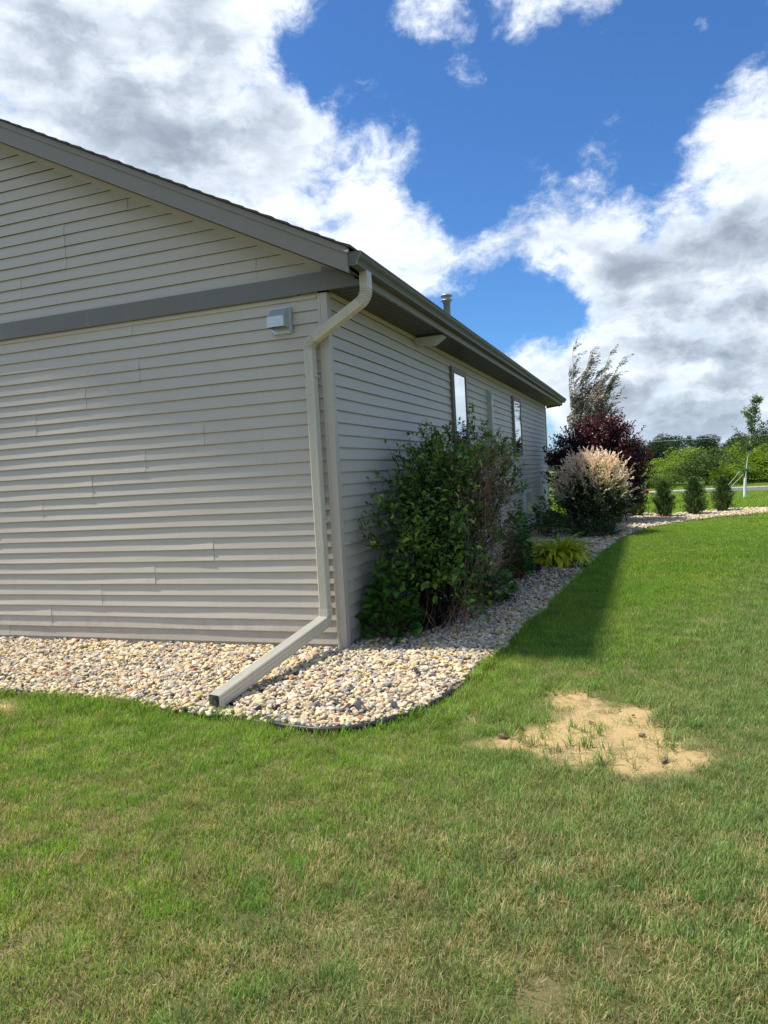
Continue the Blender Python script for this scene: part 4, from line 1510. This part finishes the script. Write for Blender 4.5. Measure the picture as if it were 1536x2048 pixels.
simple_plant("peony", "lobed mid green plant between the house wall and the willow", "plant", 29, (.55, 9.3), 330, .34, .42, .85, .12, .32, m_leaf_broad, .1)

# gold strappy plant: every arching leaf is a piece of its own
gd = empty("gold_plant", (1.13, 5.25, 0), label="yellow green plant with arching strap leaves on the stones", category="plant")
r = np.random.default_rng(31)
protos = []
for v in range(8):
    n_ = 7
    L_, arch = 1.0, .75 + .12 * v
    V, T, rn = [], [], []
    x = z = 0
    ang = 1.35
    for i in range(n_):
        w_ = .042 * math.sin(math.pi * min(1, .22 + .78 * i / (n_ - 1))) + .003
        V += [(x, -w_, z + .010), (x, 0, z), (x, w_, z + .010)]
        x += L_ / n_ * math.cos(ang)
        z += L_ / n_ * math.sin(ang)
        ang -= arch * 2.6 / n_
        rn += [.18 + .11 * v] * 3
    for i in range(n_ - 1):
        for k in (0, 1):
            a = i * 3 + k
            T += [(a, a + 3, a + 4), (a, a + 4, a + 1)]
    protos.append(npmesh("strap_leaf", V, T, {'rnd': ('FLOAT', rn)}, smooth=True, mats=[m_leaf_gold]))
for i in range(290):
    o = bpy.data.objects.new("strap_leaf", protos[int(r.integers(0, 8))])
    C.objects.link(o)
    o.parent = gd
    a = r.uniform(0, 6.28)
    q_ = r.random() ** .5
    o.location = (math.cos(a) * q_ * .20, math.sin(a) * q_ * .26, .0)
    o.rotation_euler = (r.normal(0, .2), r.normal(0, .22), a + r.normal(0, .6))
    s_ = r.uniform(.50, .82)
    o.scale = (s_, s_ * 1.1, s_)
sp = empty("milkweed", (1.05, 6.05, 0), label="single tall green stem rising behind the gold plant", category="plant")
tb = Tubes()
tb.add([(0, 0, 0), (.02, 0, .3), (0, .01, .56)], .006, .004, 5)
link("stem", tb.mesh("stem"), m_leaf_broad, sp)
P, D = [], []
for k in range(7):
    for s_ in (-1, 1):
        a = k * 1.2
        P.append((0, 0, .20 + k * .055))
        D.append((math.cos(a) * s_, math.sin(a) * s_, .35))
foliage("leaves", P, D, .17, .035, np.full(len(P), .7), m_leaf_broad, sp, r, True, curl=.35)

# -- dappled willow
wl = empty("dappled_willow", (1.40, 9.95, 0), label="rounded pink and cream tipped willow shrub beside the far end of the wall", category="shrub")


def shell_tip(cx, cy, cz, rx, ry, rz, zlo, pw=.33):
    def f(r):
        while True:
            d = nrm(r.normal(size=3))
            q = r.uniform(.35, 1.0) ** pw
            p = np.array([cx + d[0] * rx * q, cy + d[1] * ry * q, cz + d[2] * rz * q])
            if p[2] > zlo:
                return p
    return f


tb, LP, LDr, LO, r = bush(41, 330, lambda r: np.array([r.normal(0, .14), r.normal(0, .14), 0]), shell_tip(0, 0, .86, .80, .78, .84, .15), 12, .20, .016, .9, .02, .009)
link("stems", tb.mesh("stems"), m_bark, wl, kind="stuff")
dd = nrm(np.stack([LP[:, 0], LP[:, 1], (LP[:, 2] - .80)], 1))
out = np.linalg.norm(np.stack([LP[:, 0] / .85, LP[:, 1] / .85, (LP[:, 2] - .86) / .86], 1), axis=1)
pink = np.clip((LP[:, 2] - .62) / .6, 0, 1) * np.clip((out - .55) / .4, 0, 1) * 1.0
cl_ = fbm(np.arctan2(LP[:, 1], LP[:, 0]) * 2, LP[:, 2] * 3, 1.2, 3)
rn = np.clip(pink * 1.25 * (.65 + .7 * cl_) + r.normal(.27, .14, len(LP)) + .22 * np.clip((out - .8) / .3, 0, 1), 0, 1)
foliage("foliage", LP, nrm(LDr * .7 + dd * .8), r.uniform(.040, .068, len(LP)), r.uniform(.018, .028, len(LP)), rn, m_leaf_willow, wl, r)

# -- purple shrub behind it
pb = empty("purple_shrub", (1.36, 12.5, 0), label="tall dark purple-leaved shrub behind the pink and white willow", category="shrub")


def tip_p(r):
    f = shell_tip(0, 0, 1.26, 1.22, 1.0, 1.24, .3, .26)
    p = f(r)
    if r.random() < .12 and p[2] > 1.8:
        p[2] += r.uniform(.05, .28)
    return p


tb, LP, LDr, LO, r = bush(42, 330, lambda r: np.array([r.normal(0, .22), r.normal(0, .22), 0]), tip_p, 17, .27, .016, 1.0, .03, .013)
link("stems", tb.mesh("stems"), m_darkbark, pb, kind="stuff")
rn = np.clip(r.normal(.45, .22, len(LP)) + .35 * np.clip(LP[:, 2] - 1.7, 0, 1), 0, 1)
foliage("foliage", LP, LDr, r.uniform(.045, .075, len(LP)), r.uniform(.026, .042, len(LP)), rn, m_leaf_purple, pb, r)

# -- windblown silvery tree
wt = empty("windblown_tree", (.75, 20.0, 0), label="silvery thin-leaved tree bent by the wind above the purple shrub", category="tree")
r = np.random.default_rng(43)
tb = Tubes()
LP, LDr = [], []
tb.add(curve((0, 0, 0), (.10, 0, 3.0), (-.1, 0, 0), 9), .07, .03, 7)
heads = [((-.5, .1, 3.6), 1.5), ((.15, -.2, 3.9), 1.7), ((.55, .1, 4.35), 1.9), ((.2, .1, 3.2), 1.3), ((-.2, .2, 4.5), 1.9), ((.85, .2, 4.3), 1.9), ((-.42, .0, 5.45), 2.4), ((.12, .2, 5.25), 2.3), ((.78, -.1, 5.10), 2.2), ((1.20, .1, 4.95), 2.2), ((-.62, .1, 4.6), 2.0), ((.35, .3, 4.55), 2.0), ((.70, .2, 4.1), 1.8), ((.9, -.2, 3.65), 1.6), ((-.55, -.2, 3.8), 1.7), ((0, .3, 4.2), 1.8), ((.3, -.4, 3.6), 1.6), ((-.3, .4, 3.3), 1.4), ((.75, .0, 3.1), 1.3), ((-.75, .0, 3.1), 1.3), ((.1, .0, 4.9), 2.0), ((.45, 0, 3.9), 1.8), ((-.25, .1, 4.0), 1.7), ((-.1, -.3, 3.5), 1.5), ((.5, .3, 3.3), 1.4)]
for (tip, zb) in heads:
    st_ = np.array([.04, 0, zb * .75])
    c = curve(st_, tip, (-.22, 0, .12), 11, r, .015)
    tb.add(c, .022, .005, 5)
    T = nrm(np.gradient(c, axis=0))
    for k in range(54 if tip[2] < 4.7 else 32):
        f = r.uniform(.25, .99) * 10
        i = min(9, int(f))
        p = c[i] + (c[i + 1] - c[i]) * (f - i)
        d = nrm(T[i] * .5 + np.array([.75, 0, .25]) + r.normal(0, .32, 3))
        L = r.uniform(.18, .50)
        e = p + d * L
        tb.add(curve(p, e, (0, 0, .03), 4), .005, .002, 3)
        for q in range(int(L / .027)):
            g = q * .027 / L
            LP.append(p + (e - p) * g + r.normal(0, .018, 3))
            LDr.append(nrm(d + np.array([.6, 0, -.15]) + r.normal(0, .4, 3)))
link("trunk", tb.mesh("trunk"), m_twig, wt)
LP, LDr = np.array(LP), np.array(LDr)
foliage("crown", LP, LDr, r.uniform(.06, .105, len(LP)), r.uniform(.028, .046, len(LP)), r.random(len(LP)), m_leaf_silver, wt, r)

# -- young arborvitae
ar = empty("arborvitae", (0, 0, 0), category="shrub", group="young arborvitae on the gravel strip")
r = np.random.default_rng(44)
P, D = [], []
tb = Tubes()
tb.add([(0, 0, 0), (0, 0, .8)], .018, .004, 5)
for i in range(330):
    z = .03 + .88 * r.random() ** .85
    f = z / .95
    R_ = .27 * (1 - f ** 2.6) ** .8 * (.72 + .28 * min(1, f * 5))
    a = r.uniform(0, 6.28)
    q = R_ * r.uniform(.45, 1.38)
    tip = np.array([math.cos(a) * q, math.sin(a) * q, z + .06])
    base = np.array([math.cos(a) * q * .15, math.sin(a) * q * .15, max(0, z - .12)])
    tb.add(curve(base, tip, (0, 0, -.02), 4), .003, .001, 3)
    for k in range(22):
        g = r.uniform(.4, 1.0)
        P.append(base + (tip - base) * g + r.normal(0, .016, 3))
        D.append(nrm(np.array([math.cos(a), math.sin(a), 1.3]) + r.normal(0, .5, 3)))
link("branches", tb.mesh("branches"), m_bark, ar, kind="stuff")
P, D = np.array(P), np.array(D)
foliage("foliage", P, D, r.uniform(.03, .06, len(P)), r.uniform(.010, .018, len(P)), np.clip(r.normal(.45, .25, len(P)), 0, 1), m_leaf_arb, ar, r)
labs = ["young arborvitae half hidden behind the pink and white willow", "young arborvitae nearest the willow, left of the three standing clear", "middle one of the three clear-standing young arborvitae", "young arborvitae nearest the staked birch"]
spots_a = [(2.17, 14.35, .98, .4), (2.83, 13.72, .96, 1.9), (3.57, 14.22, .99, 3.3), (4.31, 15.12, .97, 4.4)]
for i, (x, y, s_, a) in enumerate(spots_a):
    if i == 0:
        o = ar
    else:
        o = ar.copy()
        C.objects.link(o)
        for ch in ar.children:
            c = ch.copy()
            C.objects.link(c)
            c.parent = o
    o.location = (x, y, 0)
    o.rotation_euler = (0, 0, a)
    o.scale = (s_ * (1 + .05 * (i % 2)), s_, s_)
    o["label"] = labs[i]

# -- staked birch
bi = empty("young_birch", (5.56, 21.36, 0), label="slim young birch with white trunk guard leaning on the far lawn", category="tree")
r = np.random.default_rng(45)
tb = Tubes()
tb.add([(0, 0, 0), (.03, 0, .6), (.09, 0, 1.1), (.20, 0, 1.9), (.36, 0, 2.7), (.50, 0, 3.35)], .026, .006, 7)
P, D = [], []


def trunk_x(z):
    return np.interp(z, [0, .6, 1.1, 1.9, 2.7, 3.35], [0, .03, .09, .20, .36, .50])


for k in range(34):
    z = r.uniform(1.35, 3.25)
    a = r.uniform(0, 6.28)
    L = r.uniform(.25, .75) * (1 - (z - 1.2) / 3.2)
    p = np.array([trunk_x(z), 0, z])
    e = p + np.array([math.cos(a) * L * .65, math.sin(a) * L * .65, L * 1.15])
    tb.add(curve(p, e, (0, 0, -.03), 6), .008, .002, 4)
    for cl in range(r.integers(3, 8)):
        g = r.uniform(.35, 1.05)
        cc = p + (e - p) * g
        for q in range(r.integers(9, 22)):
            P.append(cc + r.normal(0, .045, 3))
            D.append(nrm(r.normal(0, 1, 3) + np.array([0, 0, -.3])))
link("trunk", tb.mesh("trunk"), m_birchbark, bi)
foliage("crown", np.array(P), np.array(D), .055, .042, r.random(len(P)), m_leaf_birch, bi, r)
tb = Tubes()
tb.add([(0, 0, 0), (.012, 0, .35), (.032, 0, .68)], .052, .048, 12)
link("trunk_guard", tb.mesh("trunk_guard"), m_guard, bi)
tb = Tubes()
tb.add([(.055, 0, .90), (.060, 0, .98)], .034, .034, 12)
tb.add([(-.16, 0, .93), (.20, 0, .96)], .020, .026, 5)
link("green_strap", tb.mesh("green_strap"), m_green, bi)
gw = empty("tree_stake", (4.70, 21.3, 0), label="pair of pale guy straps running from the birch trunk to the ground", category="guy strap")
for (zt, xo) in ((.93, .0), (.80, .08)):
    tb = Tubes()
    tb.add([(xo, 0, .02), (.76 + (.08 if xo else .0), .05, zt)], .010, .010, 5)
    link("guy_rope", tb.mesh("guy_rope"), m_rope, gw)
tb = Tubes()
tb.add([(0.04, 0, 0), (0.0, 0, .22)], .018, .016, 6)
link("stake", tb.mesh("stake"), m_bark, gw)

# -- red flower and grey post by the purple shrub
fl = empty("red_flower", (2.46, 13.55, 0), label="small red bloom on a stalk at the right foot of the purple shrub", category="flower")
tb = Tubes()
tb.add([(0, 0, 0), (.02, 0, .35), (0, 0, .62)], .006, .004, 5)
link("stem", tb.mesh("stem"), m_leaf_dark, fl)
r = np.random.default_rng(46)
n_ = 34
d = nrm(r.normal(0, 1, (n_, 3)))
foliage("petals", np.tile([[0, 0, .68]], (n_, 1)), d, .062, .05, r.random(n_), m_petal, fl, r, True)
gp_ = link("marker_post", prism("marker_post", [(-.05, -.05), (.05, -.05), (.05, .05), (-.05, .05)], 'z', 0, .85), m_found, label="short grey post at the road edge beyond the willow", category="post")
gp_.location = (2.45, 26.4, 0)
bm_ = pyd("post_cap", [(-.065, -.065, .8505), (.065, -.065, .8505), (.065, .065, .8505), (-.065, .065, .8505), (0, 0, .91)], [(0, 1, 4), (1, 2, 4), (2, 3, 4), (3, 0, 4), (3, 2, 1, 0)])
link("post_cap", bm_, m_found, gp_)


# -- boulders
def boulder(x, y, s, sz, m, seed, label):
    V, F, _ = stone_variant(np.random.default_rng(seed), 3, .20)
    V = V * np.array([1, 1.1, 1.3]) + np.random.default_rng(seed).normal(0, .012, V.shape)
    o = link("boulder", npmesh("boulder", V * s, F, smooth=True), m, label=label, category="boulder")
    o.location = (x, y, sz)
    o.rotation_euler = (.1, .15, seed)


boulder(1.70, 12.0, .23, .10, m_rock, 61, "reddish brown boulder on the stones right of the willow")
boulder(.35, 11.6, .36, .20, m_rockd, 62, "dark boulder against the wall corner behind the plants")
boulder(.75, 11.1, .25, .10, m_rockd, 63, "lower dark boulder between the wall and the willow stems")


# -- thicket across the road and the dark trees on the ridge
def crown_mesh(seed, kind, n, leaf, m):
    r = np.random.default_rng(seed)
    P, D, Nn, sh_ = [], [], [], []
    lobes = []
    if kind == 'bush':
        for _ in range(13):
            a, q = r.uniform(0, 6.28), r.uniform(0, .62)
            z = r.uniform(.10, .82)
            lobes.append((math.cos(a) * q, math.sin(a) * q, z, r.uniform(.15, .32)))
    elif kind == 'tree':
        for _ in range(14):
            a, q = r.uniform(0, 6.28), r.uniform(0, .40)
            lobes.append((math.cos(a) * q, math.sin(a) * q, r.uniform(.32, .86), r.uniform(.12, .22)))
    else:
        for k in range(16):
            z = .12 + .85 * k / 16
            q = .26 * (1 - z) ** .9
            for s_ in range(3):
                a = r.uniform(0, 6.28)
                lobes.append((math.cos(a) * q, math.sin(a) * q, z, .045 + .12 * (1 - z)))
    wts = np.array([l[3] ** 2 for l in lobes])
    wts /= wts.sum()
    ch = r.choice(len(lobes), n, p=wts)
    for i in ch:
        l = lobes[i]
        d_ = nrm(r.normal(size=3))
        q = l[3] * r.uniform(.6, 1.12)
        P.append((l[0] + d_[0] * q, l[1] + d_[1] * q, max(.01, l[2] + d_[2] * q * (.85 if kind != 'conifer' else .5))))
        D.append(nrm(d_ * .6 + r.normal(0, .6, 3)))
    P, D = np.array(P), np.array(D)
    cl = fbm(P[:, 0] + P[:, 2], P[:, 1] + P[:, 2] * .7, 5.0, seed, 3)
    V, T, rn = leaves(P, D, r.normal(0, .6, (n, 3)) + np.array([0, -.1, 1]), r.uniform(.7, 1.3, n) * leaf, r.uniform(.6, .9, n) * leaf * .8, np.clip((cl - .5) * 1.6 + .45 + r.normal(0, .18, n), 0, 1))
    return npmesh("crown", V, T, {'rnd': ('FLOAT', rn)}, mats=[m])


def trunk_mesh(seed, h, rad_):
    r = np.random.default_rng(seed)
    tb = Tubes()
    tb.add(curve((0, 0, -.02), (.02, 0, h), (.01, .01, 0), 6), rad_, rad_ * .45, 6)
    for k in range(7):
        a = r.uniform(0, 6.28)
        tb.add(curve((0, 0, h * r.uniform(.4, .9)), (math.cos(a) * .3, math.sin(a) * .3, h + r.uniform(.05, .3)), (0, 0, -.05), 5), rad_ * .4, rad_ * .1, 4)
    return tb.mesh("trunk", m_darkbark)


cm = [crown_mesh(70 + i, 'bush', 5200, .042, m_leaf_far) for i in range(3)] + [crown_mesh(76, 'bush', 5200, .042, m_leaf_far2)]
tm = trunk_mesh(80, .35, .03)
r = np.random.default_rng(81)
thick_ = [(x, y, s, k) for (x, y, s, k) in [
    (2.6, 33.5, 1.9, 0), (4.0, 37.0, 2.5, 1), (5.4, 35.0, 2.6, 3), (7.0, 38.5, 3.0, 0), (8.4, 35.5, 2.7, 2), (9.9, 38.0, 3.1, 1), (11.6, 36.0, 2.9, 3), (13.5, 38.5, 3.1, 0), (16, 36, 2.9, 2), (19, 38, 3.0, 1), (22.5, 35, 2.8, 3),
    (6.2, 32.6, 1.5, 2), (8.9, 32.4, 1.5, 1), (3.2, 31.5, 1.1, 3), (11.0, 32.2, 1.6, 0), (1.2, 36.0, 2.4, 2), (-1.5, 35.0, 2.5, 0), (-4.5, 37, 2.8, 1), (-8, 36, 2.8, 3), (-12, 38, 3.0, 2), (5.0, 43, 3.0, 2), (9.0, 44, 3.4, 3), (13, 44, 3.4, 1), (1.5, 43, 2.7, 0), (26, 33, 2.8, 0), (30, 30, 2.8, 2)]]
for (x, y, s_, k) in thick_:
    lb_ = ("dull olive leafy tree in the thicket beyond the road", "olive trees in the thicket") if k == 3 else ("low bright green bush at the foot of the thicket along the road", "low bushes along the far side of the road") if y < 33 else ("yellow green bushy tree in the thicket beyond the road", "bright trees in the thicket")
    o = empty("thicket_bush", (x, y, 0), label=lb_[0], category="tree", group=lb_[1])
    s_ *= .62 if x < 5 else .74
    c = link("crown", cm[k], None, o)
    t_ = link("trunk", tm, None, o)
    for q in (c, t_):
        q.scale = (s_ * 1.7, s_ * 1.5, s_)
    o.rotation_euler = (0, 0, r.uniform(0, 6.28))
rm = [crown_mesh(90, 'tree', 3600, .045, m_leaf_ridge), crown_mesh(91, 'tree', 3600, .045, m_leaf_ridge), crown_mesh(92, 'conifer', 3200, .04, m_leaf_ridge)]
rt = trunk_mesh(93, .4, .02)
hx = np.linspace(-260, 330, 120)
hy = np.linspace(150, 330, 22)
HX, HY = np.meshgrid(hx, hy)
prof_h = np.sin(np.clip((HY - 150) / 110, 0, 1) * math.pi / 2)
HZ = prof_h * (2.2 + 5.5 * np.clip((HX - 25) / 60, 0, 1.6) + 1.6 * fbm(HX, HY, .02, 8)) - .5
ii = (np.arange(21)[:, None] * 120 + np.arange(119)[None]).ravel()
link("hills", npmesh("hills", np.stack([HX.ravel(), HY.ravel(), HZ.ravel()], 1), np.stack([ii, ii + 1, ii + 121, ii + 120], 1), smooth=True, mats=[m_hill]), kind="structure")
x = -40.0
i = 0
while x < 75:
    y = 165 + r.uniform(-12, 22)
    hgt_ = float(np.interp(x, [-40, 8, 14, 20, 26, 34, 50, 75], [6.5, 6.0, 6.4, 6.6, 7.6, 8.0, 11, 13])) * r.uniform(.66, 1.16)
    k = 2 if (i % 9 == 4) else i % 2
    o = empty("ridge_tree", (x, y, 0), label="dark distant conifer spike in the tree line on the ridge" if k == 2 else "dark distant tree in the tree line on the ridge", category="tree",
              group="dark conifers along the ridge" if k == 2 else "dark trees along the ridge")
    for me_ in (rm[k], rt):
        c = link("crown" if me_ is rm[k] else "trunk", me_, None, o)
        c.scale = (hgt_ * (1.25 if k < 2 else .8), hgt_ * 1.25, hgt_ * (1.15 if k == 2 else 1.0))
    o.rotation_euler = (0, 0, r.uniform(0, 6.28))
    x += r.uniform(1.9, 3.2)
    i += 1
wl_ = empty("power_line", (0, 90, 0), label="two thin power cables crossing in front of the dark ridge trees", category="power line")
for z in (3.2, 3.7):
    tb = Tubes()
    tb.add([(-30 + 10 * i_, 0, z + .35 + .30 * ((i_ - 5.5) / 5.5) ** 2) for i_ in range(12)], .02, .02, 4)
    link("cable", tb.mesh("cable"), m_galv, wl_)
